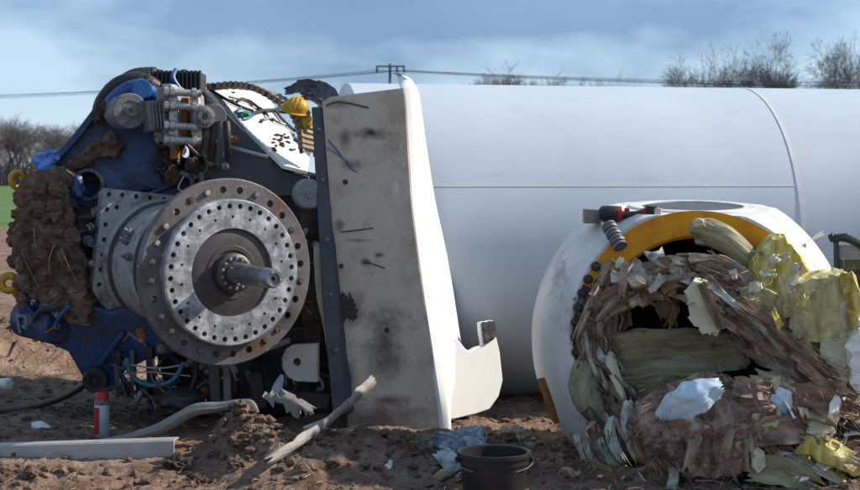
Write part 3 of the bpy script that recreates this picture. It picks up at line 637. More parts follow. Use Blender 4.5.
# small round cover and cream lug beside the post
rc = P(309, 194, 9.86)
build('round_cover', MB().lathe(rc, V((.35, -.93, 0)), [(-.06, 0), (-.06, .10), (.0, .10), (.012, .09), (.012, .03), (.03, .026), (.03, .012), (.022, 0)], 36), 'galv', nac, smooth=30)
M['lug'] = mat('cream_paint', [(.36, .34, .30), (.46, .44, .39)], 6, .55, bump=.15, dirt=((.12, .09, .07), 8, .56, .76))
lug = [P(a, b, 9.72) for a, b in ((292, 345), (317, 344), (317, 382), (296, 381), (288, 377), (283, 369), (282, 358), (286, 349))]
o = build('lug_plate', MB().prism(lug, (.01, .07, 0)), 'lug', nac, smooth=30)
hc = P(297, 362, 9.72); mb = MB(); mb.tube([hc - V((0, .1, 0)), hc + V((0, .2, 0))], .026, 18); cut(o, mb, 30)
build('stay_plate', MB().prism(pxo([(300, 205), (316, 200), (322, 344), (306, 348), (300, 300)], 9.98), (0, .05, 0)), 'soil', nac, bevel=.004)
mb = MB(); strip(mb, px([(318, 240, 9.92, 10, 10), (324, 290, 9.9, 16, 0), (330, 330, 9.9, 12, -10), (334, 375, 9.9, 6, 0)]), .02, jag=(.1, .3), seed=12)
build('torn_edge_strip', mb, 'cream', nac)
# underside: cross members, pipes, pallets of grime
for (x0, y0, x1, y1, Y, h, mt) in ((120, 330, 330, 336, 10.3, .10, 'dark'), (118, 388, 200, 394, 10.0, .09, 'dark'), (205, 372, 290, 340, 9.95, .035, 'galv'), (214, 352, 216, 408, 9.9, .07, 'grey_dark'), (226, 350, 228, 410, 9.95, .05, 'galv'), (255, 372, 262, 408, 10.0, .09, 'dark'), (150, 345, 152, 395, 10.0, .05, 'dark'), (118, 352, 119, 396, 9.9, .04, 'grey_dark'), (133, 350, 134, 398, 9.95, .03, 'steel'), (270, 395, 330, 402, 9.9, .10, 'dark')):
    a, b = P(x0, y0, Y), P(x1, y1, Y); d = (b - a); l = d.length; rot = d.to_track_quat('X', 'Z').to_matrix()
    build('cross_member', MB().box((a + b) / 2, (l, .08, h), rot), mt, nac, bevel=.008)
for pts, r, mt in (([(127, 358), (130, 372), (142, 383), (158, 385), (174, 379), (184, 362)], .016, 'hose_blue'), ([(122, 374), (150, 372), (190, 376)], .005, 'alu'), ([(112, 350), (124, 378), (138, 394), (170, 398)], .012, 'rubber'), ([(190, 340), (196, 372), (188, 396)], .014, 'rubber'), ([(126, 364), (160, 368), (196, 362)], .006, 'alu')):
    build('hose', MB().tube(bez([P(x, y, 9.82) for x, y in pts], 20), r, 9), mt, nac)
build('gear_foot', MB().lump(P(180, 400, 9.75), (.16, .12, .07), 3, .35, 2.5, 8), 'dark', nac)
mb = MB(); rough(mb, pxo([(195, 330), (330, 340), (338, 415), (260, 420), (190, 412)], 10.25), (0, .4, 0), .09, .05, 6, 7); build('crushed_underside', mb, 'dark', nac)
# broken brackets, pipes and loose wires jammed between the big parts
def clutter(n, x0, x1, y0, y1, Y0, Y1):
    for i in range(n):
        p = P(rnd(x0, x1), rnd(y0, y1), rnd(Y0, Y1)); k = random.random()
        if k < .35:
            q = p + V((rnd(-.16, .16), rnd(-.08, .08), rnd(-.14, .14))); m_ = (p + q) / 2 + V((rnd(-.06, .06), -.04, rnd(-.06, .06)))
            build('pipe', MB().tube(bez([p, m_, q], 8), rnd(.008, .022), 8), random.choice(['dark', 'steel', 'rubber', 'galv', 'blue_clean']), nac)
        elif k < .6:
            a_, b_ = rnd(.03, .08), rnd(.03, .08); rot = Matrix.Rotation(rnd(0, 3), 3, 'Y') @ Matrix.Rotation(rnd(-.6, .6), 3, 'Z'); mb = MB()
            mb.prism([p + rot @ V(c) for c in ((-a_, 0, -b_), (a_, 0, -b_), (a_, 0, -b_ + .02), (-a_ + .02, 0, -b_ + .02), (-a_ + .02, 0, b_), (-a_, 0, b_))], rot @ V((0, rnd(.03, .07), 0)))
            build('bracket', mb, random.choice(['dark', 'steel', 'galv', 'grey_dark', 'blue']), nac, bevel=.003)
        elif k < .8:
            r_ = rnd(.018, .04); build('fitting', MB().lathe(p, V((rnd(-.6, .6), -1, rnd(-.4, .4))), [(-.05, 0), (-.05, r_), (.0, r_), (.004, r_ * .7), (.03, r_ * .65), (.03, 0)], random.choice([6, 12])), random.choice(['steel', 'dark', 'silver', 'rust']), nac, smooth=30)
        else:
            pts = [p]; 
            for _ in range(3): pts.append(pts[-1] + V((rnd(-.08, .08), rnd(-.05, .02), rnd(-.09, .05))))
            build('loose_wire', MB().tube(bez(pts, 14), rnd(.003, .006), 5), random.choice(['rubber', 'alu', 'hose_blue', 'rust']), nac)
clutter(26, 60, 98, 205, 300, 9.85, 10.05); clutter(34, 112, 205, 322, 402, 9.75, 10.1); clutter(30, 205, 325, 350, 408, 9.85, 10.1)
clutter(26, 160, 232, 128, 188, 9.9, 10.2); clutter(14, 20, 75, 296, 335, 9.75, 9.9); clutter(9, 106, 196, 88, 100, 10.1, 10.3); clutter(10, 302, 318, 210, 300, 9.96, 10.05)
for i in range(4):
    x = rnd(24, 70); y = rnd(190, 300); build('loose_wire', MB().tube(bez([P(x, y, 9.72), P(x + rnd(-10, 14), y + rnd(4, 18), 9.70), P(x + rnd(-16, 20), y + rnd(20, 40), 9.74)], 10), rnd(.002, .004), 4), 'straw', nac)
tag(nac, 'wrecked nacelle drive with blue cast frame and big drilled steel flange', 'machinery')

# ------------------------------------------------------------------ things lying on the machinery
soil_ol = [(20, 196), (24, 178), (40, 170), (54, 168), (64, 176), (64, 200), (66, 236), (80, 262), (90, 300), (86, 326), (66, 322), (46, 306), (24, 292), (12, 258), (11, 226)]
mb = MB(); rough(mb, pxo(soil_ol, 9.80), (.02, .42, 0), .022, .035, 9, 2, it=8, fine=.35, clod=.022, cf=7)
for i in range(44):
    k = random.randrange(len(soil_ol)); a_, b_ = soil_ol[k], soil_ol[(k + 1) % len(soil_ol)]; f = random.random(); r_ = rnd(.012, .05)
    x_, y_ = lerp(a_[0], b_[0], f), lerp(a_[1], b_[1], f); mb.lump(P(x_ + (44 - x_) * .08, y_ + (240 - y_) * .06, rnd(9.80, 10.0)), (r_ * 1.2, r_, r_), 2, .7, 2.2, i)
for i in range(26): mb.lump(P(rnd(18, 74), rnd(185, 310), 9.77), (rnd(.02, .06), .03, rnd(.02, .06)), 3, .7, 2.4, i + 70)
tag(build('soil_clump', mb, 'soil_red', smooth=75), 'big brown lump of soil and roots stuck on the blue frame', 'soil')
mb = MB(); rough(mb, [PL(a, b, bp, bn) + bn * .01 for a, b in ((66, 166), (82, 154), (100, 138), (112, 132), (124, 146), (118, 156), (98, 160), (80, 168), (70, 172))], bn * .05, .018, .016, 12, 5, clod=.03, cf=18)
tag(build('soil_clump', mb, 'soil_red', smooth=0), 'thin smear of dried soil caked on the blue arm above the eye', 'soil')
mb = MB()
strip(mb, px([(30, 168, 9.86, 18, 30), (42, 163, 9.84, 20, 10), (52, 158, 9.86, 18, -20), (58, 160, 9.9, 10, 0)]), .006, 30, 14, (.2, .2), .3, .12, .06, 14, 3)
strip(mb, px([(34, 160, 9.9, 8, 0), (44, 156, 9.88, 10, 30), (56, 157, 9.9, 8, 0)]), .005, 20, 6, (.2, .2), .2, .2, .04, 16, 8)
tag(build('work_glove', mb, 'cloth'), 'crumpled blue cloth glove lying on the soil lump', 'glove')
def torus(mb, c, n, Rr, r, a0=0, a1=360, seg=36):
    n = V(n).normalized(); u = n.orthogonal().normalized(); w2 = n.cross(u)
    return mb.tube([V(c) + (u * math.cos(R(a0 + (a1 - a0) * k / seg)) + w2 * math.sin(R(a0 + (a1 - a0) * k / seg))) * Rr for k in range(seg + 1)], r, 10)
tag(build('lifting_ring', torus(MB(), P(17, 180, 10.0), (.8, -.6, .1), .05, .020), 'yellow'), 'yellow ring half hidden behind the soil lump below the blue glove', 'lifting ring')
er = empty('eye_bolt', P(10, 296, 9.85)); build('eye', torus(MB(), P(9, 283, 9.85), (.1, -.98, .1), .048, .025), 'yellow', er); build('stem', MB().tube([P(14, 290, 9.85), P(21, 296, 9.9)], [.03, .04], 12), 'yellow', er)
tag(er, 'yellow lifting eye bolt at the foot of the soil lump', 'eye bolt')
# ribbed cable chain
ch = empty('cable_chain', P(262, 100, 10.6))
path = bez([P(212, 87, 10.9), P(235, 85.5, 10.8), (P(258, 89, 10.65)), P(280, 100, 10.45), P(298, 114, 10.3), P(307, 134, 10.2), P(309, 152, 10.15)], 46)
for i in range(len(path) - 1):
    t = (path[i + 1] - path[i]).normalized(); s = t.cross(dn).normalized(); u = s.cross(t)
    rot = Matrix((t, s, u)).transposed(); wd = .10 + .055 * min(1, i / 15)
    if i % 2 == 0:
        mb = MB().box(path[i], (.028, wd, .05), rot); build('chain_link', mb, 'straw' if i > 30 else 'galv', ch, bevel=.004)
    else:
        for k in (-1, 1): build('link_plate', MB().box(path[i] + s * k * wd * .4, (.06, .02, .035), rot), 'rust' if i % 3 else 'dark', ch)
        pass
tag(ch, 'brown ribbed cable chain curving along the pale deck sheet', 'cable chain')
# hard hat
hh = empty('hard_hat', P(296, 114, 10.1)); hc = P(296, 107, 10.12)
hax = V((.25, -.35, .9)).normalized()
build('dome', MB().lathe(hc - hax * .02, hax, [(0, .085), (.03, .083), (.06, .070), (.085, .045), (.095, .0)], 32, fn=lambda p: hc + V(((p - hc).x * 1.05, (p - hc).y, (p - hc).z * .85))), 'yellow', hh)
build('brim', MB().lathe(hc - hax * .02, hax, [(-.004, .07), (-.006, .105), (.002, .107), (.006, .085)], 32), 'yellow', hh)
for k in (-1, 0, 1):
    s = hax.cross(V((0, 1, 0))).normalized(); f = s.cross(hax)
    build('dome_rib', MB().tube([hc + s * k * .025 + f * (.086 * math.cos(a)) * (1 - .1 * abs(k)) + hax * (-.02 + .098 * math.sin(a)) * (1 - .04 * abs(k)) * .92 for a in [R(x) for x in range(15, 170, 12)]], .007, 6), 'yellow', hh)
tag(hh, 'dusty yellow hard hat resting on the ribbed cable chain', 'hard hat')
mb = MB().lump(P(307, 121, 10.12), (.035, .03, .05), 2, .3, 2, 3); tag(build('yellow_plug', mb, 'yellow'), 'small yellow plastic plug just under the hard hat', 'plug')
# crumpled dark sheet
mb = MB(); strip(mb, px([(284, 93, 10.6, 7, 30), (298, 88, 10.5, 12, 25), (314, 88, 10.35, 16, 15), (328, 95, 10.2, 18, 5), (336, 108, 10.1, 18, 0)]), .012, 34, 16, (.1, .1), .2, -.2, .03, 7, 6, crumple=.03)
strip(mb, px([(300, 96, 10.45, 10, -30), (316, 98, 10.3, 20, -25), (330, 106, 10.15, 18, -15)]), .012, 20, 10, (.2, .1), .25, .2, .03, 7, 9, crumple=.03)
tag(build('torn_sheet', mb, 'grey_dark'), 'crumpled dark torn sheet humped over the top beside the hard hat', 'torn sheet')

# ------------------------------------------------------------------ post and the dirty standing shell panel
mb = MB().prism([P(311, 107, 9.9), P(322, 107, 9.9), P(333, 230, 9.88), P(347, 412, 9.75), P(333, 420, 9.75), P(322, 300, 9.82)], (.05, .09, 0))
ps = empty('steel_post', P(338, 430, 9.8)); build('post', mb, 'post', ps, bevel=.008)
for (x, y) in ((319, 130), (323, 180), (327, 240), (331, 295), (336, 350)):
    p = P(x, y, 9.88 - (y - 107) * .0005) - V((0, .012, 0)); build('rivet', MB().lathe(p, (0, -1, 0), [(-.02, .014), (.006, .014), (.012, .006), (.012, 0)], 10), 'steel', ps)
tag(ps, 'dark steel post leaning against the edge of the dirty shell panel', 'post')

pn = empty('shell_panel', P(400, 430, 9.85))
def tab(t, x):
    for i in range(len(t) - 1):
        if x <= t[i + 1][0]: f = (x - t[i][0]) / (t[i + 1][0] - t[i][0]); return [lerp(p, q, f) for p, q in zip(t[i][1:], t[i + 1][1:])]
    return list(t[-1][1:])
# row -> left edge, fold edge, outer edge of the turned back lip (photo columns), depth at outer edge
DSH = -.09
ROW = [(73, 400, 400, 402, 10.02), (80, 399, 401, 412, 10.10), (88, 330, 404, 417, 10.15), (98, 322, 406, 420, 10.2), (150, 326, 409, 427, 10.28), (200, 330, 412, 435, 10.34), (250, 334, 418, 446, 10.4), (300, 338, 425, 455, 10.45), (345, 342, 432, 462, 10.46), (380, 345, 437, 456, 10.3), (405, 347, 441, 449, 10.1), (434, 348, 444, 446, 10.0)]
def prow(y): return tab(ROW, y)
rows = [88, 94, 98, 110] + list(range(125, 426, 12)) + [434]
# face
mb = MB(); nu = 16; v = []
def facep(y, s):
    l, f, o_, oy = prow(y); x = lerp(l, f, s); Y = 9.86 - .04 * s + .03 * math.sin(s * 3 + y * .01)
    p = P(x, y + (0 if y > 100 else (1 - s) * 9 * (1 - (y - 88) / 20) if y < 108 else 0), Y)
    p.y += .016 * fbm(V((x * .03, y * .03, 3)), 4); return p
for th in (0, .035):
    for y in rows:
        for i in range(nu + 1): q = facep(y, i / nu * .985); v.append(q + V((.1, 1, 0)).normalized() * th)
n = len(rows) * (nu + 1); fs = []
for j in range(len(rows) - 1):
    for i in range(nu): k = j * (nu + 1) + i; fs += [(k, k + 1, k + nu + 2, k + nu + 1), (n + k, n + k + nu + 1, n + k + nu + 2, n + k + 1)]
c = nu + 1; rim = list(range(c)) + [j * c + nu for j in range(1, len(rows))] + [(len(rows) - 1) * c + i for i in range(nu - 1, -1, -1)] + [j * c for j in range(len(rows) - 2, 0, -1)]
fs += [(rim[(k + 1) % len(rim)], rim[k], n + rim[k], n + rim[(k + 1) % len(rim)]) for k in range(len(rim))]
mb.add(v, fs); pf = build('panel_face', mb, 'panel', pn)
def fo(x, y): return tuple(facep(y, max(0, min(1, (x - prow(y)[0]) / (prow(y)[1] - prow(y)[0])))) - WORLD[pf.name])
BR, DK, PA = (.13, .085, .062), (.045, .032, .028), (.62, .58, .53)
pf.data.materials.clear(); pf.data.materials.append(mat('dirty_shell_laminate', [(.37, .295, .225), (.52, .44, .355), (.64, .57, .48)], 3.5, .8, bump=.3, bscale=30, dirt=((.20, .15, .115), 3.5, .54, .74), scratches=((.62, .59, .55), 9, .66, .70, (3, 1, .8)),
    spots=[(fo(384, 345), (.17, .3, .33), (.075, .05, .04), .85), (fo(372, 133), (.15, .3, .055), DK, .95), (fo(352, 165), (.10, .3, .05), DK, .7), (fo(345, 140), (.05, .3, .10), BR, .7), (fo(366, 262), (.045, .3, .035), DK, .9), (fo(379, 255), (.05, .3, .025), DK, .9), (fo(340, 226), (.04, .3, .06), BR, .8), (fo(352, 310), (.11, .3, .16), DK, .8), (fo(372, 418), (.5, .3, .14), BR, .8), (fo(340, 104), (.12, .3, .045), DK, .6), (fo(396, 190), (.03, .3, .10), PA, .8), (fo(358, 240), (.12, .3, .02), DK, .6), (fo(390, 400), (.2, .3, .05), BR, .9), (fo(350, 380), (.08, .3, .2), BR, .7)]))
# turned-back lip
lrows = [73, 76, 80, 84, 88, 94, 98, 110] + list(range(125, 426, 10)) + [434]; nu = 10; v = []
def lipp(y, s):
    l, f, o_, oy = prow(y); oy += DSH; A = P(f, y, 9.82); B = P(o_, y, oy)
    if y < 88: A = P(f, y, 9.82 + (88 - y) * .012)
    d = B - A; nrm = V((d.y, -d.x, 0)).normalized(); bulge = .05 * math.sin(math.pi * s ** .7) * (1 - .3 * s)
    return A + d * s + nrm * bulge
for th in (0, .03):
    for y in lrows:
        for i in range(nu + 1): v.append(lipp(y, i / nu) + V((-.6, .5, 0)).normalized() * th)
n = len(lrows) * (nu + 1); fs = []; c = nu + 1
for j in range(len(lrows) - 1):
    for i in range(nu): k = j * c + i; fs += [(k, k + 1, k + c + 1, k + c), (n + k, n + k + c, n + k + c + 1, n + k + 1)]
rim = list(range(c)) + [j * c + nu for j in range(1, len(lrows))] + [(len(lrows) - 1) * c + i for i in range(nu - 1, -1, -1)] + [j * c for j in range(len(lrows) - 2, 0, -1)]
fs += [(rim[(k + 1) % len(rim)], rim[k], n + rim[k], n + rim[(k + 1) % len(rim)]) for k in range(len(rim))]
mb = MB().add(v, fs); tag(build('turned_lip', mb, 'gel', pn), 'bright white curved edge of the panel')
# lower skirt with a torn notch
sk_ol = [(428, 422), (434, 404), (440, 384), (447, 362), (457, 338), (466, 349), (470, 351), (476, 347), (483, 345), (481, 334), (480, 322), (487, 321), (493, 320), (496, 335), (500, 352), (503, 380), (499, 396), (490, 409), (476, 414), (455, 419)]
sp = P(450, 410, 10.08); sn = V((.62, -.78, .06)).normalized()
o = build('torn_skirt', MB().prism([PL(a, b, sp, sn) for a, b in sk_ol], -sn * .04), 'gel', pn, bevel=.008)
mb = MB(); rough(mb, [PL(a, b, sp, sn) + sn * .006 for a, b in ((481, 322), (493, 321), (495, 336), (488, 342), (484, 344), (482, 334))], sn * .012, .02, .006, 20, 3); build('frayed_core', mb, 'dark', pn)
# marks: bonded patches, bolts and scuffed blisters on the face
def facexy(x, y, h=.0): l, f, _, _ = prow(y); return facep(y, max(0, min(1, (x - l) / (f - l) / .985))) - V((0, h, 0))
for i, (x, y, rx, rz) in enumerate(((351, 312, .07, .11),)):
    mb = MB().lump(facexy(x, y, -.004), (rx, .012, rz), 4, .6, 4, i + 3); build('scuffed_patch', mb, ('dark', 'lam_brown', 'soil')[i % 3] if i < 7 else 'gel', pn, smooth=0)
for (x, y) in ((345, 182), (341, 266), (386, 330), (344, 350)):
    p = facexy(x, y, .0); build('bolt', MB().lathe(p, (-.05, -1, 0), [(-.01, .018), (.004, .018), (.004, .011), (.016, .011), (.016, 0)], 6), 'dark', pn, smooth=20)
SCR = ('hose_blue', 'galv', 'grey_dark', 'dark', 'dark')
for i, pts in enumerate(([(328, 140), (338, 152), (350, 168), (356, 172)], [(327, 148), (340, 156), (352, 165)], [(368, 108), (340, 102), (326, 106)], [(341, 232), (358, 230), (372, 228)], [(366, 262), (384, 268)])):
    build('scratch', MB().tube(bez([facexy(x, y, .004) for x, y in pts], 10), (.006 if i < 3 else .004), 5), SCR[i], pn)
tag(pn, 'tall dirty shell panel standing on edge with a bright white turned lip', 'shell panel')
#@@HUB
# ------------------------------------------------------------------ rotor hub with the broken blade root
random.seed(33)
HC = P(688, 338, 9.12); HR = .95
hub = empty('rotor_hub', (HC.x, HC.y, 0))
toc = (V((0, 0, CZ)) - HC).normalized()
HA = (toc + V((.10, 0, .02))).normalized()
HU = (V((0, 0, 1)) - HA * HA.z).normalized(); HS = HU.cross(HA)          # HS points to the viewer's right
if HS.x < 0: HS = -HS
def hp(t, r, a): return HC + HA * t + (HS * math.cos(R(a)) + HU * math.sin(R(a))) * r
fn_ = V((0.0, -.075, 1)).normalized(); fp = P(688, 209, 9.0)
def flat(p):
    d = (p - fp).dot(fn_)
    if d > 0: p = p - fn_ * d
    if p.z < -.12: p.z = -.12
    return p
OR = .745; ot = math.sqrt(HR * HR - OR * OR)
prof = [(ot - .10, OR - .075), (ot + .012, OR - .03), (ot + .016, OR - .012), (ot, OR + .004)]
for k in range(1, 30):
    a = math.asin(OR / HR) + (math.pi * .97 - math.asin(OR / HR)) * k / 29; prof.append((HR * math.cos(a), HR * math.sin(a)))
build('shell', MB().lathe(HC, HA, prof, 96, up=HU, fn=flat), 'hub', hub, smooth=35)
build('dark_liner', MB().lathe(HC, HA, [(ot - .1, OR - .075), (.3, .72), (0, .74), (-.3, .66), (-.55, .40), (-.62, .0)], 48, up=HU), 'dark', hub)  # dark liner added so the hub's mouth looks unlit inside
M['rust_dark'] = mat('bare_rusty_ring', [(.05, .028, .018), (.16, .10, .07)], 9, .8, bump=.4)
# painted bearing ring
RP = [(ot + .014, OR - .030), (ot + .004, OR - .06), (ot - .02, OR - .17), (ot - .04, OR - .185), (ot - .14, OR - .17), (ot - .16, OR - .08)]
tag(build('bearing_ring', MB().lathe(HC, HA, RP, 70, -62, 66, up=HU), 'orange', hub, smooth=35, recalc=False), 'orange and yellow painted ring')
tag(build('bearing_ring', MB().lathe(HC, HA, RP, 90, 66, 298, up=HU), 'rust_dark', hub, smooth=35, recalc=False), 'bare rusty stretch of the ring')
for a in list(range(146, 236, 7)):
    p = hp(ot - .02, OR - .045, a); build('stud', MB().lathe(p, HA, [(0, .028), (.05, .028), (.055, .018), (.075, .016), (.075, 0)], 12), 'dark' if a % 2 else 'rubber', hub, smooth=30)
# top port: collar, sunk cover
tp = fp - fn_ * 0; tcn = PL(692, 207.5, fp, fn_)
build('port_collar', MB().lathe(tcn, fn_, [(-.02, .385), (.006, .385), (.012, .378), (.012, .31), (-.01, .305)], 72, up=(0, 1, 0)), 'hub', hub, smooth=35)
build('port_cover', MB().lathe(tcn, fn_, [(.004, 0), (.004, .31)], 48, up=(0, 1, 0)), 'grey_dark', hub)
bx_ = PL(591, 219, fp + V((0, 0, 0)), V((0, -1, .02)).normalized()); bx_ = P(592, 216, 8.82)
build('edge_block', MB().box(bx_, (.10, .12, .085)), 'galv', hub, bevel=.008)
# threaded stub
a, b = P(609, 226, 8.62), P(620, 246, 8.52)
for i in range(7):
    p = a.lerp(b, i / 6); build('stub_washer', MB().lathe(p, (b - a), [(-.010, 0), (-.010, .040 + .006 * (i % 2)), (.006, .042), (.006, 0)], 16), 'steel', hub, smooth=30)
mb = MB().prism(pxo([(537, 379), (540, 378), (550, 406), (555, 424), (551, 420)], 8.66), (.03, .04, 0)); build('rust_strip', mb, 'rust', hub)

# torn laminate layers round the ring
def arc(a0, a1, r0, r1, t0, t1, wd, tw=0, n=6):
    return [(*hp(lerp(t0, t1, i / (n - 1)) + .02 * rnd(-1, 1), lerp(r0, r1, i / (n - 1)) + .012 * rnd(-1, 1), lerp(a0, a1, i / (n - 1))), wd * (1 - .3 * abs(i / (n - 1) - .4)), tw) for i in range(n)]
for i in range(22):
    a0 = rnd(142, 262); ln2 = rnd(18, 40); r = rnd(.42, .66) if i > 14 else rnd(.58, .67)
    if 96 < a0 < 128: ln2 *= .7
    mb = MB(); strip(mb, arc(a0, a0 + ln2, r, r - rnd(-.02, .10), ot - .06 + rnd(-.12, .08), ot + rnd(-.12, .12), rnd(.03, .10), rnd(-70, 70)), rnd(.006, .014), 16, 6, (.35, .45), .35, rnd(-.3, .3), .03, 9, i + 200, ridge=.02)
    build('torn_layer', mb, random.choice(['lam_brown', 'lam_brown', 'lam_mauve', 'lam_mauve', 'lam_pale']), hub)
def piece(name, pts, material, th=.02, nu=24, nv=8, **kw):
    if material.startswith('lam'): kw.setdefault('ridge', .007)
    mb = MB(); strip(mb, px(pts), th, nu, nv, **kw); return build(name, mb, material, hub, smooth=12)
# laminate hanging in the upper left of the mouth
for i in range(4):
    x0, y0 = rnd(590, 690), rnd(272, 296); l = rnd(24, 58)
    piece('torn_layer', [(x0, y0, 8.52, rnd(10, 26), rnd(-40, 40)), (x0 + rnd(-6, 10), y0 + l * .5, 8.46, rnd(8, 22), rnd(-40, 40)), (x0 + rnd(-14, 14), y0 + l, 8.5, rnd(6, 14), 0)], random.choice(['lam_mauve', 'lam_brown', 'lam_mauve']), rnd(.008, .016), 14, 6, jag=(.2, .5), side=.3, curl=rnd(-.3, .3), rough=.04, seed=i + 300)
# ridge of splintered laminate under the ring
for i in range(3):
    x0 = rnd(625, 770); y0 = 290 - 26 * math.sin((x0 - 600) / 190 * 3.14) + rnd(0, 20) + max(0, x0 - 730) * .35
    piece('torn_layer', [(x0 - 26, y0 + rnd(-8, 10), 8.5, rnd(6, 16), rnd(-60, 60)), (x0, y0 + rnd(-4, 4), 8.42, rnd(8, 20), rnd(-60, 60)), (x0 + 30, y0 + rnd(0, 22), 8.44, rnd(5, 12), rnd(-60, 60))], random.choice(['lam_mauve', 'lam_brown', 'lam_mauve', 'lam_pale']), rnd(.008, .018), 16, 6, jag=(.4, .4), side=.3, curl=rnd(-.3, .3), rough=.05, seed=i + 340)
# grey curved slab under the ring's top
piece('curved_slab', [(690, 231, 8.5, 14, -20), (706, 231, 8.42, 24, -10), (728, 240, 8.4, 26, 0), (752, 260, 8.42, 20, 10), (764, 274, 8.46, 8, 10)], 'lam_olive', .03, jag=(.05, .1), curl=.25, rough=.01, seed=1)
piece('curved_slab', [(694, 238, 8.52, 10, 30), (720, 242, 8.5, 16, 30), (748, 262, 8.5, 10, 30)], 'lam_pale', .02, jag=(.1, .2), curl=.1, seed=2)
# sweeping bundle from the ridge to the right
for i in range(10):
    d = rnd(-12, 14); e = rnd(-8, 10)
    piece('torn_layer', [(700 + rnd(-20, 30), 282 + d, 8.42, rnd(5, 14), rnd(-60, 60)), (740 + rnd(-8, 8), 318 + d, 8.32, rnd(6, 16), rnd(-60, 60)), (782 + rnd(-8, 8), 348 + d * .8 + e, 8.22, rnd(5, 14), rnd(-60, 60)), (822 + rnd(-10, 30), 374 + d * .6 + e, 8.15, rnd(3, 8), 0)], random.choice(['lam_brown', 'lam_brown', 'lam_mauve', 'lam_mauve', 'lam_pale']), rnd(.006, .014), 22, 5, jag=(.3, .5), side=.3, curl=rnd(-.3, .3), rough=.035, seed=i + 400)
piece('long_splinter', [(790, 352, 8.1, 8, 0), (812, 368, 8.06, 7, 20), (836, 386, 8.04, 6, 20), (866, 398, 8.0, 3, 0)], 'lam_mauve', .014, jag=(.1, .3), seed=5)
piece('long_splinter', [(776, 350, 8.15, 5, 0), (800, 372, 8.1, 5, 20), (822, 394, 8.06, 3, 20)], 'lam_brown', .012, jag=(.1, .3), seed=6)
# olive planks across the mouth
piece('core_plank', [(606, 356, 8.62, 52, -12), (650, 352, 8.5, 54, -18), (700, 350, 8.46, 50, -24), (752, 346, 8.42, 40, -30)], 'lam_olive', .035, 30, 12, jag=(.05, .12), curl=-.10, rough=.02, seed=7, side=.12)
piece('core_plank', [(612, 398, 8.6, 46, -10), (650, 394, 8.48, 44, -14), (694, 388, 8.44, 36, -20), (720, 384, 8.42, 26, -20)], 'lam_olive', .035, 26, 12, jag=(.05, .12), curl=-.10, rough=.02, seed=9, side=.12)
piece('core_plank', [(600, 352, 8.56, 24, 10), (592, 375, 8.50, 38, 15), (590, 396, 8.46, 34, 20), (600, 418, 8.46, 18, 20)], 'lam_olive', .02, jag=(.15, .15), curl=.25, rough=.02, seed=10)
piece('torn_layer', [(606, 350, 8.5, 12, 0), (616, 372, 8.44, 12, 30), (626, 404, 8.4, 5, 30)], 'cream', .01, jag=(.2, .4), curl=.2, seed=11)
# split cream slab
cs = build('split_slab', rough(MB(), pxo([(684, 292), (692, 281), (701, 283), (722, 328), (716, 337), (702, 334), (688, 318)], 8.22), (.03, .08, .02), .04, .010, 10, 1), 'cream', hub)
build('split_slab', rough(MB(), pxo([(703, 283), (716, 292), (725, 312), (724, 328), (710, 304)], 8.24), (.03, .08, .02), .04, .010, 10, 2), 'cream', hub)
mb = MB(); strip(mb, px([(700, 282, 8.22, 7, 0), (712, 306, 8.20, 10, 0), (722, 330, 8.21, 7, 0)]), .03, 14, 5, (.1, .1), seed=14); build('split_core', mb, 'lam_brown', hub)
# upright pale slats in the lower left
for i, pts in enumerate(([(630, 398, 8.28, 9, 10), (628, 420, 8.22, 13, 10), (634, 446, 8.2, 12, 10), (644, 470, 8.2, 7, 0)], [(640, 398, 8.26, 8, -10), (641, 420, 8.2, 11, -10), (644, 446, 8.18, 10, 0), (650, 466, 8.2, 6, 0)], [(616, 416, 8.34, 8, 20), (612, 432, 8.28, 12, 20), (618, 452, 8.24, 11, 20), (632, 472, 8.24, 6, 0)], [(600, 436, 8.4, 7, 30), (606, 452, 8.34, 8, 30), (618, 468, 8.3, 8, 30), (632, 480, 8.28, 5, 0)], [(586, 438, 8.45, 6, 30), (592, 456, 8.38, 8, 30), (606, 474, 8.32, 8, 30), (622, 486, 8.3, 5, 0)], [(578, 432, 8.5, 8, 40), (586, 458, 8.44, 9, 40), (600, 480, 8.38, 8, 40)])):
    piece('upright_slat', pts, 'lam_pale', .014, jag=(.12, .3), side=.15, curl=.22, rough=.012, seed=i + 20)
for i in range(12):
    x = rnd(575, 640); y = rnd(395, 455)
    piece('torn_layer', [(x, y, 8.5, rnd(6, 14), rnd(-50, 50)), (x + rnd(2, 14), y + rnd(10, 22), 8.4, rnd(8, 16), rnd(-50, 50)), (x + rnd(10, 34), y + rnd(24, 46), 8.36, rnd(4, 10), 0)], random.choice(['lam_brown', 'lam_mauve', 'dark']), .012, 14, 5, jag=(.3, .4), side=.3, curl=rnd(-.3, .3), rough=.03, seed=i + 60)
# big rolled skin at the bottom
piece('rolled_skin', [(636, 450, 8.10, 40, 0), (662, 436, 8.0, 84, 8), (704, 426, 7.95, 104, 10), (746, 424, 7.95, 92, 6), (794, 410, 8.02, 56, 0)], 'lam_mauve', .03, 70, 50, jag=(.10, .12), side=.22, curl=.16, rough=.07, fr=8, seed=31, ridge=.004, crumple=.03, swap=True)
piece('rolled_skin', [(660, 400, 8.18, 30, 0), (654, 424, 8.08, 44, 10), (660, 450, 8.06, 42, 10), (676, 474, 8.1, 26, 0)], 'lam_brown', .03, 30, 12, jag=(.1, .2), side=.2, curl=.25, rough=.03, seed=32)
piece('paint_flake', [(656, 420, 8.0, 10, 0), (676, 406, 7.90, 30, 6), (698, 396, 7.87, 34, 10), (724, 384, 7.92, 18, 10)], 'blue_white', .008, 34, 22, jag=(.14, .16), side=.7, curl=.16, rough=.03, seed=33)
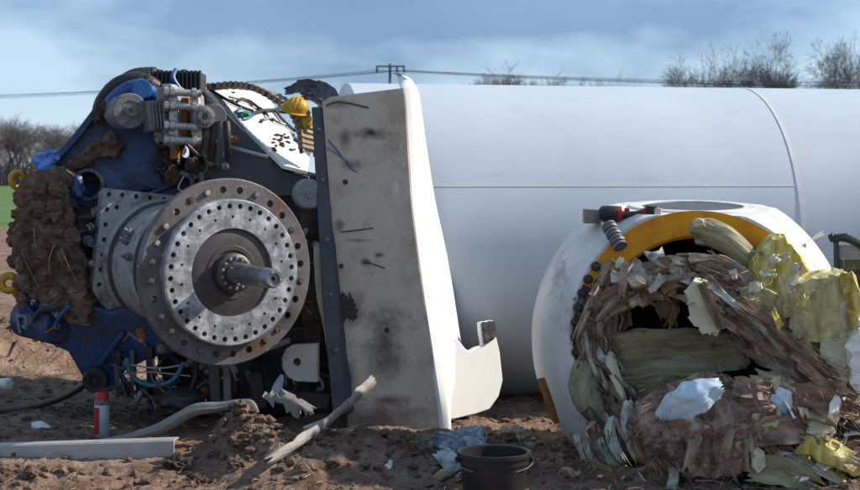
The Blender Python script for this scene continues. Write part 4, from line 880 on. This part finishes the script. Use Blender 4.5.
piece('paint_flake', [(770, 392, 7.99, 22, 0), (780, 402, 7.97, 30, 0), (796, 408, 8.0, 22, 0)], 'blue_white', .008, 20, 10, jag=(.3, .4), side=.4, curl=.1, rough=.03, seed=34)
piece('torn_layer', [(726, 384, 7.98, 12, 0), (750, 388, 7.95, 22, 20), (776, 392, 7.96, 14, 0)], 'lam_mauve', .015, jag=(.3, .3), side=.4, rough=.05, seed=35)
for i in range(18):
    x = rnd(740, 800); y = rnd(400, 450)
    piece('torn_layer', [(x, y, 8.02, rnd(5, 14), rnd(-60, 60)), (x + rnd(-8, 8), y + rnd(8, 14), 7.96, rnd(6, 16), rnd(-60, 60)), (x + rnd(-14, 14), y + rnd(18, 34), 7.98, rnd(4, 8), 0)], random.choice(['lam_brown', 'lam_mauve', 'lam_brown', 'cream']), .012, 12, 5, jag=(.4, .5), side=.4, curl=rnd(-.3, .3), rough=.05, seed=i + 80)
# yellow foam
def foam(ol, Y, dep, material, size=.055, amp=.016, seed=0): return build('foam_block', rough(MB(), pxo(ol, Y), dep, size, amp, 9, seed, it=6, fine=.6, clod=.0, cf=11), material, hub, smooth=14)
foam([(752, 262), (772, 240), (786, 238), (804, 262), (812, 278), (794, 296), (768, 302), (748, 286)], 8.35, (.02, .20, .02), 'foam', seed=1)
foam([(742, 292), (764, 286), (786, 298), (792, 330), (776, 344), (752, 330)], 8.30, (.02, .2, .02), 'foam_grey', seed=2)
foam([(786, 296), (800, 282), (826, 276), (846, 274), (856, 300), (862, 322), (848, 344), (820, 342), (796, 338), (784, 318)], 8.16, (.05, .26, .02), 'foam_grey', seed=3)
foam([(838, 276), (853, 272), (862, 300), (866, 330), (856, 340), (848, 312)], 8.10, (.03, .10, 0), 'foam', seed=4)
foam([(790, 346), (806, 340), (820, 360), (826, 392), (820, 410), (800, 412), (788, 392)], 8.12, (.02, .2, 0), 'foam', seed=5)
foam([(824, 340), (848, 338), (852, 372), (846, 388), (828, 384), (820, 360)], 8.14, (.02, .12, 0), 'cream', seed=6)
foam([(846, 346), (858, 328), (874, 330), (878, 376), (862, 398), (850, 384)], 8.06, (.03, .12, 0), 'gel', seed=7)
foam([(778, 416), (800, 404), (834, 404), (840, 412), (826, 422), (800, 428), (782, 428)], 8.02, (.02, .12, 0), 'foam', seed=8)
foam([(796, 430), (816, 434), (840, 446), (872, 456), (874, 478), (850, 474), (820, 462), (798, 452)], 8.0, (.04, .3, .05), 'foam', seed=9)
foam([(782, 448), (800, 454), (830, 470), (850, 482), (846, 492), (812, 482), (788, 466)], 7.96, (.04, .3, .05), 'foam_grey', seed=10)
foam([(752, 452), (758, 446), (764, 452), (766, 466), (758, 474), (752, 466)], 7.93, (.0, .05, 0), 'cream', .02, .01, seed=11)
foam([(760, 470), (800, 474), (840, 492), (800, 500), (740, 498)], 8.05, (0, .25, 0), 'foam_grey', seed=12)
piece('pale_sheet', [(806, 424, 7.98, 18, 20), (824, 428, 7.96, 20, 20), (836, 424, 7.97, 10, 0)], 'cream', .008, jag=(.2, .3), side=.3, seed=41)
piece('pale_sheet', [(842, 392, 8.0, 12, 0), (834, 408, 7.97, 14, 20), (828, 420, 7.98, 6, 0)], 'gel', .008, jag=(.2, .3), side=.4, rough=.04, seed=42)
piece('pale_sheet', [(788, 432, 7.97, 5, 0), (820, 446, 7.93, 6, 10), (862, 462, 7.92, 5, 0)], 'lam_pale', .012, jag=(.1, .1), seed=43)
piece('pale_sheet', [(784, 452, 7.93, 4, 0), (816, 470, 7.9, 5, 10), (850, 488, 7.9, 4, 0)], 'lam_pale', .012, jag=(.1, .1), seed=44)
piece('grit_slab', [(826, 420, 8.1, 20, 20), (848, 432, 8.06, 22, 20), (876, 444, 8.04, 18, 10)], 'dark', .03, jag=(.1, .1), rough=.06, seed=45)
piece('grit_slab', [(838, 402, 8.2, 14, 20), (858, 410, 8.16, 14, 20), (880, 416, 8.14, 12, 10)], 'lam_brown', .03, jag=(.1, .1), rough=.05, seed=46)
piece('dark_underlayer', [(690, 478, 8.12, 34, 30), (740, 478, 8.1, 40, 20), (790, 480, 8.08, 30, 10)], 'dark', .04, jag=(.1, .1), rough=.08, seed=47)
# white scraps on the rim
for i in range(12):
    x = rnd(748, 786); y = 300 - (x - 748) * 1.2 + rnd(-8, 8)
    piece('frayed_scrap', [(x - 6, y + 4, 8.32, 6, rnd(-60, 60)), (x, y, 8.28, 8, rnd(-60, 60)), (x + 8, y - 3, 8.3, 3, 0)], 'cream', .006, 10, 5, jag=(.4, .5), side=.5, rough=.06, fr=14, seed=i + 500)
piece('frayed_scrap', [(811, 240, 8.7, 2, 0), (818, 236, 8.68, 4, 0), (826, 231, 8.66, 6, 0)], 'gel', .004, 8, 4, jag=(.1, .4), seed=520)
piece('frayed_scrap', [(688, 226, 8.42, 5, 0), (700, 224, 8.4, 7, 30), (714, 228, 8.42, 4, 0)], 'cream', .008, 12, 6, jag=(.4, .4), side=.6, rough=.06, fr=14, seed=521)
piece('frayed_scrap', [(616, 268, 8.44, 3, 0), (620, 262, 8.43, 7, 20), (622, 256, 8.44, 3, 0)], 'cream', .006, 8, 4, jag=(.1, .3), seed=522)
# small splinters filling the gaps: too many and too small to pick apart
def splinters(n, where, mt):
    mb = MB()
    for i in range(n):
        p, d = where(); l = rnd(.03, .13); wd = rnd(.006, .026); d = (V(d) + V((random.gauss(0, .35), random.gauss(0, .35), random.gauss(0, .35)))).normalized()
        s = d.orthogonal(); s = (Matrix.Rotation(rnd(0, 6.28), 3, d) @ s).normalized() * wd; u = d.cross(s).normalized() * rnd(.002, .007); bend = V((rnd(-1, 1), rnd(-1, 1), rnd(-1, 1))) * l * .15
        q = [p - s * .4, p + s * .4, p + d * l * .5 + bend + s * .5, p + d * l * .5 + bend - s * .5, p + d * l * rnd(.85, 1.1) + s * rnd(-.5, .5)]
        vs = q + [x + u for x in q]; k = rnd(0, 9)
        mb.add(vs, [(0, 1, 2, 3), (3, 2, 4), (8, 7, 6, 5), (9, 7, 8), (0, 5, 6, 1), (1, 6, 7, 2), (2, 7, 9, 4), (4, 9, 8, 3), (3, 8, 5, 0)], [(k, k), (k, k + wd), (k + l / 2, k + wd), (k + l / 2, k), (k + l, k)] * 2)
    tag(build('splinters', mb, mt, hub, smooth=0), kind='stuff')
def w_rim():
    a = rnd(145, 268); return hp(ot + rnd(-.12, .06), rnd(.46, .68) if a > 135 else rnd(.40, .57), a), (math.sin(R(a)) * rnd(-.4, 1), -.5, -math.cos(R(a)) - .5)
def w_ridge():
    x = rnd(620, 770); y = 294 - 28 * math.sin((x - 600) / 190 * 3.14) + rnd(-8, 22) + max(0, x - 730) * .35; return P(x, y, rnd(8.36, 8.5)), (rnd(-.3, 1), -.4, rnd(-1, .2))
def w_sweep():
    f = random.random(); return P(lerp(690, 830, f), lerp(280, 378, f) + random.gauss(0, 8), lerp(8.38, 8.08, f) + rnd(-.06, .04)), (1, -.2, -.75)
def w_low(): return P(rnd(575, 800), rnd(425, 484), rnd(7.98, 8.25)), (rnd(-.6, .6), -.5, rnd(-1, .5))
def w_right(): return P(rnd(770, 862), rnd(395, 470), rnd(7.94, 8.1)), (rnd(-1, 1), -.5, rnd(-1, .5))
for wh, n in ((w_rim, 150), (w_ridge, 110), (w_sweep, 120), (w_low, 90), (w_right, 80)):
    for mt, k in (('lam_brown', .3), ('lam_mauve', .25), ('lam_tan', .25), ('lam_pale', .2)): splinters(int(n * k), wh, mt)
# big curled sheets of laminate peeled inwards from the rim, edge on to the mouth
for i in range(30):
    a0 = rnd(142, 250); ln2 = rnd(26, 60); r = rnd(.52, .66); tw = random.choice([-1, 1]) * rnd(52, 84)
    mb = MB(); strip(mb, arc(a0, min(a0 + ln2, 272), r, r - rnd(.0, .12), ot - .10 + rnd(-.06, .08), ot - .02 + rnd(-.08, .12), rnd(.10, .20), tw, 7), rnd(.006, .013), 26, 10, (.2, .35), .25, rnd(-.35, .35), .035, 6, i + 700, ridge=.006)
    build('peeled_sheet', mb, random.choice(['lam_brown', 'lam_mauve', 'lam_brown', 'lam_tan', 'lam_pale', 'lam_olive']), hub, smooth=25)
for i, (pts, mt) in enumerate((
    ([(628, 276, 8.5, 14, 40), (660, 268, 8.42, 26, 30), (690, 268, 8.38, 32, 20), (722, 280, 8.38, 24, 0)], 'lam_mauve'),
    ([(672, 262, 8.46, 12, -30), (704, 264, 8.38, 24, -20), (737, 280, 8.34, 28, 0), (758, 300, 8.34, 16, 10)], 'lam_mauve'),
    ([(620, 290, 8.48, 18, 50), (646, 276, 8.4, 34, 35), (672, 282, 8.36, 36, 10), (690, 304, 8.38, 18, -10)], 'lam_brown'),
    ([(590, 322, 8.5, 18, 40), (608, 304, 8.44, 28, 40), (630, 294, 8.42, 28, 20), (650, 298, 8.44, 16, 0)], 'lam_brown'),
    ([(700, 290, 8.36, 16, 30), (738, 312, 8.26, 30, 30), (772, 340, 8.18, 28, 20), (812, 372, 8.08, 12, 0)], 'lam_brown'),
    ([(722, 330, 8.34, 14, -30), (752, 346, 8.24, 26, -30), (784, 366, 8.14, 22, -10), (820, 392, 8.06, 8, 0)], 'lam_mauve'),
    ([(738, 372, 8.2, 20, 30), (764, 384, 8.08, 34, 20), (790, 396, 8.02, 26, 0), (812, 414, 8.0, 10, 0)], 'lam_tan'),
    ([(780, 388, 8.08, 14, 0), (806, 398, 8.0, 26, 20), (834, 402, 7.98, 24, 10), (862, 404, 8.0, 10, 0)], 'lam_brown'),
    ([(786, 440, 8.0, 14, 30), (812, 444, 7.93, 26, 30), (842, 456, 7.9, 24, 20), (872, 470, 7.92, 12, 0)], 'foam'),
    ([(590, 470, 8.36, 14, 30), (622, 480, 8.2, 26, 20), (660, 482, 8.1, 26, 10), (700, 486, 8.06, 14, 0)], 'lam_brown'),
    ([(730, 470, 8.02, 16, 20), (770, 470, 7.94, 30, 20), (806, 482, 7.92, 26, 10), (840, 496, 7.95, 14, 0)], 'lam_olive'),
    ([(744, 440, 7.98, 14, 30), (768, 432, 7.92, 28, 20), (792, 430, 7.93, 26, 0), (812, 440, 7.96, 10, 0)], 'lam_mauve'))):
    piece('peeled_sheet', pts, mt, .022, 18, 8, jag=(.3, .45), side=.45, curl=rnd(.05, .25) * random.choice([-1, 1]), rough=.025, fr=7, seed=i + 760, crumple=.008)
# chunky broken slabs of laminate, each with its own thickness and jagged ends
def slab(p, d, l, wd, th, mt, face=None):
    d = V(d).normalized(); f = V(face or (rnd(-.6, .6), -1, rnd(-.3, .8))); s = d.cross(f).normalized(); n_ = s.cross(d).normalized()
    ol_ = []
    for k in range(4): ol_.append((-1 + rnd(0, .35), -1 + k * .66 + rnd(-.1, .1)))
    for k in range(3): ol_.append((-.45 + k * .5, 1 - abs(rnd(0, .22))))
    for k in range(4): ol_.append((1 - rnd(0, .5) * (k % 2 + .3), 1 - k * .66 + rnd(-.1, .1)))
    for k in range(3): ol_.append((.5 - k * .5, -1 + abs(rnd(0, .22))))
    bow = rnd(-.12, .12) * l; tp_ = rnd(.5, 1)
    vs, uv = [], []; k0 = rnd(0, 9)
    for zz in (0, 1):
        for (a_, b_) in ol_:
            q = p + d * a_ * l / 2 + s * b_ * wd / 2 * (1 - (1 - tp_) * (a_ + 1) / 2) + n_ * (bow * (1 - a_ * a_) + zz * th * rnd(.7, 1.2) + rnd(-.1, .1) * th)
            vs.append(q); uv.append((k0 + a_ * l / 2 + zz * .01, k0 + b_ * wd / 2 + zz * th))
    n = len(ol_); c1, c2 = len(vs), len(vs) + 1
    vs += [p + n_ * bow, p + n_ * (bow + th)]; uv += [(k0, k0), (k0, k0 + th)]
    fs = [(c1, i, (i + 1) % n) for i in range(n)] + [(c2, n + (i + 1) % n, n + i) for i in range(n)] + [(i, n + i, n + (i + 1) % n, (i + 1) % n) for i in range(n)]
    return build('broken_slab', MB().add(vs, fs, uv), mt, hub, smooth=25)
WARM = ['lam_brown', 'lam_brown', 'lam_mauve', 'lam_mauve', 'lam_tan', 'lam_tan', 'lam_pale', 'lam_pale', 'cream']
def pick(): return random.choice(WARM)
for i in range(30):
    a = rnd(152, 245); p, d = hp(ot + rnd(-.06, .05), rnd(.54, .69), a), HS * -math.sin(R(a)) + HU * math.cos(R(a)); slab(p, d + V((rnd(-.2, .2), -.15, rnd(-.2, .2))), rnd(.20, .42), rnd(.03, .07), rnd(.010, .024), random.choice(['lam_brown', 'lam_mauve', 'lam_tan', 'lam_pale', 'lam_olive', 'lam_brown']), HA + V((rnd(-.9, .9), 0, rnd(-.9, .9))))
for i in range(20):
    a = rnd(150, 262); p, d = hp(ot + rnd(-.10, .07), rnd(.47, .68), a), HS * -math.sin(R(a)) + HU * math.cos(R(a)); slab(p, d + V((rnd(-.3, .3), -.2, rnd(-.3, .3))), rnd(.10, .30), rnd(.025, .075), rnd(.006, .022), pick(), HA + V((rnd(-.8, .8), 0, rnd(-.8, .8))))
for i in range(18):
    p, d = w_ridge(); slab(p - V((0, .05, 0)), (rnd(-1, 1), -.2, rnd(-1, .3)), rnd(.08, .20), rnd(.05, .11), rnd(.014, .035), pick())
for i in range(30):
    p, d = w_ridge(); slab(p, d, rnd(.14, .30), rnd(.06, .13), rnd(.008, .028), pick())
for i in range(24):
    p, d = w_sweep(); slab(p, V(d) + V((rnd(-.2, .2), 0, rnd(-.3, .3))), rnd(.25, .55), rnd(.03, .09), rnd(.01, .026), random.choice(['lam_brown', 'lam_mauve', 'lam_tan', 'lam_brown', 'lam_pale']))
for i in range(10):
    p, d = w_low(); slab(p, d, rnd(.06, .20), rnd(.025, .07), rnd(.008, .022), pick())
for i in range(7):
    p = P(rnd(650, 780), rnd(395, 470), rnd(7.90, 7.97)); slab(p, (rnd(-.4, .4), -.1, -1), rnd(.08, .22), rnd(.03, .08), rnd(.008, .02), random.choice(['lam_mauve', 'lam_brown', 'lam_mauve', 'lam_tan']), (rnd(-.3, .3), -1, rnd(-.2, .4)))
for i in range(16):
    p, d = w_right(); slab(p, d, rnd(.12, .34), rnd(.05, .14), rnd(.008, .03), random.choice(['cream', 'foam', 'foam_grey', 'lam_tan', 'lam_brown', 'lam_pale', 'gel']))
for i in range(5):
    p = P(rnd(760, 850), rnd(244, 345), rnd(8.02, 8.26)); slab(p, (rnd(-.6, .6), -.3, 1), rnd(.08, .22), rnd(.03, .09), rnd(.01, .03), random.choice(['foam', 'foam', 'foam_grey', 'cream', 'lam_pale']))
# fibres
mb = MB()
def fibre(p, d, l, r=.0022):
    d = V(d).normalized(); b = V((rnd(-1, 1), rnd(-1, 1), rnd(-1, .4))) * l * .25
    mb.tube([p, p + d * l * .5 + b * .6, p + d * l + b * .2], [r, r, r * .6], 3, False)
for i in range(420):
    f = random.random(); x = lerp(690, 840, f); y = lerp(275, 390, f) + random.gauss(0, 16); fibre(P(x, y, lerp(8.38, 8.02, f) + rnd(-.06, .04)), (1, rnd(-.7, .2), -.75 + random.gauss(0, .5)), rnd(.05, .22), rnd(.0007, .0019))
for i in range(300):
    a = rnd(140, 265); fibre(hp(ot + rnd(-.1, .08), rnd(.48, .70), a), (random.gauss(0, 1), -.4, random.gauss(-.3, 1)), rnd(.04, .14), rnd(.0006, .0016))
for i in range(260):
    x, y = rnd(640, 850), rnd(380, 480); fibre(P(x, y, rnd(7.92, 8.02)), (random.gauss(0, 1), -.3, random.gauss(-.6, .7)), rnd(.03, .12), rnd(.0006, .0016))
for i in range(150):
    x = rnd(745, 858); y = rnd(250, 345); fibre(P(x, y, rnd(8.08, 8.3)), (random.gauss(0, 1), -.5, random.gauss(0, 1)), rnd(.03, .10), rnd(.0006, .0015))
tag(build('fibre_strands', mb, 'strand', hub, recalc=False, smooth=0), kind='stuff')
tag(hub, 'round white rotor hub with a splintered blade root in its mouth', 'rotor hub')

# cordless wrench on the hub
wr = empty('cordless_wrench', P(630, 219, 8.72)); wy = 8.72
def wp(x, y, d=0): return P(x, y, wy + d)
build('motor_housing', MB().lathe(wp(612, 214), (1, 0, 0), [(-.075, 0), (-.075, .030), (-.06, .046), (-.02, .050), (.03, .046), (.05, .036), (.05, 0)], 24), 'black_plastic', wr, smooth=30)
build('grip', MB().tube(bez([wp(616, 214), wp(626, 215.5), wp(638, 215), wp(646, 214)], 12), [.034, .030, .026, .024, .024, .024, .025, .025, .026, .027, .028, .030, .032], 14), 'black_plastic', wr)
build('red_band', MB().lathe(wp(619, 214), (1, 0, 0), [(-.012, 0), (-.012, .047), (.012, .045), (.012, 0)], 24), 'red_plastic', wr, smooth=30)
build('red_band', MB().box(wp(643.5, 214.5), (.03, .075, .07)), 'red_plastic', wr, bevel=.008)
build('battery', MB().box(wp(651, 214), (.075, .10, .095), Matrix.Rotation(R(4), 3, 'Y')), 'black_plastic', wr, bevel=.012)
build('battery_label', MB().box(wp(656.5, 213), (.045, .104, .06), Matrix.Rotation(R(4), 3, 'Y')), 'grey_plastic', wr, bevel=.006)
build('trigger', MB().box(wp(627, 210.5), (.03, .02, .03)), 'red_plastic', wr, bevel=.006)
build('drive_socket', MB().tube([wp(606, 214), wp(599, 214)], [.020, .016], 12), 'steel', wr)
tag(wr, 'black and red cordless wrench lying on top of the white hub', 'cordless wrench')

# dark frame at the far side of the hub
fr = empty('equipment_rack', P(850, 410, 10.2)); Y = 10.2
build('top_bar', MB().tube(bez([P(833, 240, Y), P(842, 237.5, Y), (P(854, 241, Y)), P(868, 249, Y), P(890, 256, Y)], 14), .028, 8), 'rubber', fr)
build('upright', MB().tube([P(836, 240, Y), P(837.5, 330, Y), P(838, 410, Y)], .018, 8), 'rubber', fr)
build('upright', MB().tube([P(888, 255, Y), P(888, 330, Y), P(888, 410, Y)], .018, 8), 'rubber', fr)
build('side_board', MB().box(P(863, 253, Y + .03), (.33, .03, .11)), 'galv', fr, bevel=.005)
M['olive_paint'] = mat('olive_paint', [(.05, .06, .02), (.10, .11, .04)], 6, .6, bump=.1, dirt=((.1, .08, .06), 6, .55, .75))
build('lower_board', MB().box(P(863, 264.5, Y + .03), (.33, .03, .075)), 'olive_paint', fr, bevel=.005)
build('back_board', MB().box(P(863, 320, Y + .06), (.33, .02, .7)), 'dark', fr, bevel=.005)
for k in range(9): build('frayed_tuft', MB().lump(P(831 + k * 2.2, 239 + rnd(-3, 1), Y), (.018, .02, .022), 2, .7, 2, k), 'rubber', fr, smooth=0)
tag(fr, 'black open rack with a dull brown board standing past the foam', 'rack')

# ------------------------------------------------------------------ things on the ground
def gy_(py): return (CZ * F) / (py - HY)
# bucket
bY = 7.72; bc = P(494, 450, bY); bc.z = 0; zt = P(494, 452, bY).z
bu = empty('bucket', bc); rt = .186
build('wall', MB().lathe(bc, (0, 0, 1), [(.0, 0), (.0, .150), (.01, .156), (zt - .05, rt - .012), (zt - .05, rt - .004), (zt - .012, rt - .004), (zt, rt), (zt + .004, rt - .004), (zt, rt - .016), (zt - .05, rt - .018), (.02, .148), (.018, 0)], 56), 'black_plastic', bu, smooth=30)
build('rim', MB().lathe(bc, (0, 0, 1), [(zt - .014, rt - .006), (zt - .014, rt + .007), (zt + .006, rt + .007), (zt + .009, rt), (zt + .004, rt - .012)], 56), 'black_plastic', bu, smooth=30)
build('handle', MB().tube([bc + V((math.cos(R(a)) * (rt + .012), -.03 - .12 * math.sin(R(a)), zt - .035 - .05 * math.sin(R(a)))) for a in range(180, -1, -10)], .0035, 6), 'steel', bu)
for k in (-1, 1): build('handle_ear', MB().box(bc + V((k * (rt + .006), -.03, zt - .035)), (.018, .03, .034)), 'black_plastic', bu, bevel=.004)
tag(bu, 'black plastic bucket with scuffed sides standing on the soil before the hub', 'bucket')
# spray can
cy_ = gy_(438); cc = P(102, 438, cy_); cc.z = gh(cc.x, cc.y) - .01
cn = empty('spray_can', cc)
build('can_body', MB().lathe(cc, (0, 0, 1), [(0, 0), (0, .046), (.006, .049), (.20, .049), (.206, .047)], 32), 'can', cn, smooth=30)
build('red_stripe', MB().lathe(cc, (0, 0, 1), [(.02, .0495), (.02, .0505), (.19, .0505), (.19, .0495)], 10, 205, 262), 'red_plastic', cn)
build('shoulder', MB().lathe(cc, (0, 0, 1), [(.204, .048), (.212, .050), (.222, .048), (.245, .036), (.248, .0)], 32), 'steel', cn, smooth=30)
build('cap', MB().lathe(cc, (0, 0, 1), [(.232, .043), (.275, .041), (.285, .036), (.285, 0)], 32), 'red_plastic', cn, smooth=30)
tag(cn, 'blue spray can with a red stripe standing under the blue frame', 'spray can')
# channel beam on the ground
bY = 8.9; a, b = P(-70, 458, bY), P(174, 450, bY - .15)
d = (b - a).normalized(); up = V((0, 0, 1)); s = V((-d.y, d.x, 0)).normalized(); bb = empty('channel_beam', (a + b) / 2)
hgt = .10; zb = .02
def bp_(p, h, k): q = p + s * k; q.z = p.z + h; return q
mb = MB()
for A, B, h0, h1, k0, k1 in ((a, b, -.05, .055, 0, .014),): mb.add([bp_(A, h0, k0), bp_(B, h0, k0), bp_(B, h1, k0), bp_(A, h1, k0), bp_(A, h0, k1), bp_(B, h0, k1), bp_(B, h1, k1), bp_(A, h1, k1)], [(0, 1, 2, 3), (7, 6, 5, 4), (0, 4, 5, 1), (3, 2, 6, 7), (1, 5, 6, 2), (0, 3, 7, 4)])
build('web', mb, 'alu', bb, bevel=.003)
for h0, h1 in ((.048, .060), (-.055, -.043)):
    mb = MB().add([bp_(a, h0, .015), bp_(b, h0, .015), bp_(b, h1, .015), bp_(a, h1, .015), bp_(a, h0, .11), bp_(b, h0, .11), bp_(b, h1, .11), bp_(a, h1, .11)], [(0, 1, 2, 3), (7, 6, 5, 4), (0, 4, 5, 1), (3, 2, 6, 7), (1, 5, 6, 2), (0, 3, 7, 4)]); build('flange', mb, 'alu', bb, bevel=.003)
tag(bb, 'straight pale metal channel beam lying flat on the soil', 'beam')
mb = MB(); strip(mb, px([(96, 441, 9.35, 4, 40), (128, 436, 9.35, 7, 35), (158, 427, 9.32, 9, 30), (192, 409, 9.28, 11, 35), (220, 405, 9.25, 9, 40), (243, 402, 9.2, 8, 40), (252, 404, 9.18, 7, 20), (256, 413, 9.15, 6, 0)]), .012, 50, 6, (0, 0), .08, .2, .012, 5, 3)
strip(mb, px([(96, 444, 9.30, 4, -40), (128, 440, 9.30, 6, -40), (160, 431, 9.27, 7, -40), (193, 414, 9.23, 8, -40), (222, 409, 9.2, 6, -40), (243, 406, 9.16, 4, -40)]), .010, 40, 5, (0, .1), .08, .1, .01, 5, 4)
tag(build('bent_strip', mb, 'galv'), 'long buckled grey metal profile arched over the soil beside the can', 'metal strip')
# torn bright strips in front of the post
for i, (pts, mt, lb2) in enumerate((([(376, 378, 9.4, 10, 20), (362, 392, 9.25, 12, 25), (342, 412, 8.75, 11, 30), (318, 430, 8.32, 11, 30), (292, 448, 8.02, 11, 20), (262, 464, 7.86, 7, 0)], 'galv', 'long torn pale laminate strip curling up from soil against the panel'),
        ([(370, 384, 9.55, 4, 0), (350, 402, 9.45, 6, -20), (326, 420, 9.3, 6, -20), (300, 430, 9.2, 4, 0)], 'lam_pale', 'narrow torn laminate strip tucked behind the long curling one'),
        ([(262, 398, 9.6, 8, 30), (280, 402, 9.5, 20, 35), (298, 410, 9.42, 20, 40), (322, 418, 9.36, 8, 30)], 'galv', 'flat dull broken laminate plate lying under the cream lug'),
        ([(282, 374, 9.7, 3, 0), (278, 386, 9.65, 10, 0), (272, 398, 9.6, 3, 0)], 'foil', 'small pale torn triangle standing below the flange'),
        ([(256, 466, 8.5, 6, 20), (272, 456, 8.45, 12, 30), (290, 446, 8.5, 14, 30), (306, 438, 8.6, 6, 0)], 'galv', 'dull bent laminate scrap half sunk in the soil mound'))):
    mb = MB()
    if i == 2: rough(mb, pxo([(262, 396), (276, 393), (292, 400), (314, 414), (298, 418), (274, 408)], 9.55), (.02, .03, .03), .05, .006, 12, 4)
    else: strip(mb, px(pts), .006, 40, 8, (.05, .12), .15, .22, .012, 9, i + 50, ridge=.003)
    tag(build('torn_strip', mb, mt), lb2, 'torn strip')
# crumpled film next to the bucket
mb = MB()
strip(mb, px([(418, 434, 8.75, 10, 60), (436, 436, 8.62, 34, 55), (456, 436, 8.5, 44, 50), (476, 438, 8.42, 36, 55), (492, 440, 8.4, 18, 60)]), .005, 60, 34, (.2, .25), .35, 0, .05, 7, 71, crumple=.10)
tag(build('crumpled_film', mb, 'foil'), 'crumpled pale blue plastic film lying on the soil behind the bucket', 'plastic film')
mb = MB(); strip(mb, px([(436, 448, 8.30, 12, 20), (448, 458, 8.16, 20, 20), (462, 470, 8.05, 14, 20)]), .006, 20, 10, (.2, .2), .3, .2, .05, 9, 72)
tag(build('plastic_scrap', mb, 'foil'), 'flat pale blue scrap sloping down beside the bucket', 'plastic scrap')
mb = MB(); strip(mb, px([(392, 458, 8.2, 2, 0), (389, 468, 8.17, 8, 20), (386, 480, 8.14, 8, 0), (388, 486, 8.14, 3, 0)]), .004, 14, 6, (.2, .3), .3, .2, .03, 12, 73)
tag(build('paper_scrap', mb, 'white_pl'), 'small pale paper scrap stuck upright in the soil mound', 'scrap')
# clods
for i, (x, y, r, flr, mt, lb2) in enumerate(((178, 466, .07, 0, 'soil', 'fist sized dark clod lying before the end of the channel beam'), (236, 428, .10, 0, 'soil_red', 'big brown clod topping the soil mound below the flange'), (516, 441, .09, 0, 'straw', 'straw covered clod of earth beside the bucket rim'), (262, 440, .07, 0, 'soil_red', 'brown clod on the soil mound beside the bigger one'), (330, 440, .06, 0, 'soil', 'small clod on the soil mound below the shell panel'))):
    Yc = gy_(y) * (.93 if i else .985); p = P(x, y, Yc)
    mb = MB(); mb.lump(p, (r * 1.1, r, r * .85), 4, .55, 2.4, i + 12); tag(build('soil_clod', mb, mt, smooth=0), lb2, 'clod')
for i in range(26):
    Yc = rnd(8.05, 9.3); x = (rnd(190, 455) - CX) / F * Yc; r = rnd(.025, .06); mb = MB(); mb.lump((x, Yc, gh(x, Yc) + r * .35), (r * rnd(.9, 1.3), r, r * rnd(.6, .9)), 3, .6, 2.4, i + 60)
    tag(build('soil_clod', mb, 'soil_red' if i % 3 else 'soil', smooth=0), 'loose brown clod among those strewn over the soil below the panel', 'clod', 'clods strewn below the shell panel')
for i, (x0, y0, x1, y1, Y, mt, lb2) in enumerate(((300, 440, 330, 424, 9.0, 'galv', 'short bent metal scrap lying on the mound below the post'), (210, 452, 232, 460, 8.8, 'lam_olive', 'small olive laminate chip beside the big clod'), (432, 480, 452, 472, 8.1, 'lam_tan', 'tan laminate chip lying by the thin rope'), (560, 470, 580, 478, 8.2, 'lam_tan', 'tan splinter lying on dark soil under the hub'), (30, 425, 52, 430, 9.9, 'white_pl', 'thin white shard lying behind the channel beam'))):
    mb = MB(); strip(mb, px([(x0, y0, Y, 5, 30), ((x0 + x1) / 2, (y0 + y1) / 2 - 3, Y - .04, 9, 40), (x1, y1, Y - .05, 5, 30)]), .007, 16, 6, (.2, .3), .3, .2, .012, 9, i + 150); tag(build('debris_scrap', mb, mt), lb2, 'scrap')
# white pipe end and hoses
wp_ = empty('white_pipe', P(0, 391, 11.4)); a, b = P(-60, 384, 11.4), P(9, 384, 11.2)
build('pipe', MB().tube([a, b], .042, 16), 'white_pl', wp_); build('end_cap', MB().lathe(b, (b - a), [(-.02, .047), (.0, .047), (.012, .036), (.012, 0)], 16), 'white_pl', wp_)
tag(wp_, 'white plastic pipe end poking in above the black hose', 'pipe')
mb = MB().tube(bez([P(-50, 408, 10.6), P(0, 411, 10.5), P(36, 406, 10.4), P(66, 396, 10.25), P(86, 384, 10.1)], 30), .022, 10)
tag(build('black_hose', mb, 'rubber'), 'black hose running from the pin boss along the soil', 'hose')
mb = MB().tube(bez([P(408, 492, 8.0), P(430, 486, 7.95), P(448, 478, 7.95), P(460, 470, 7.98)], 16), .008, 6)
tag(build('thin_rope', mb, 'rubber'), 'thin black rope lying on soil by the bucket', 'rope')
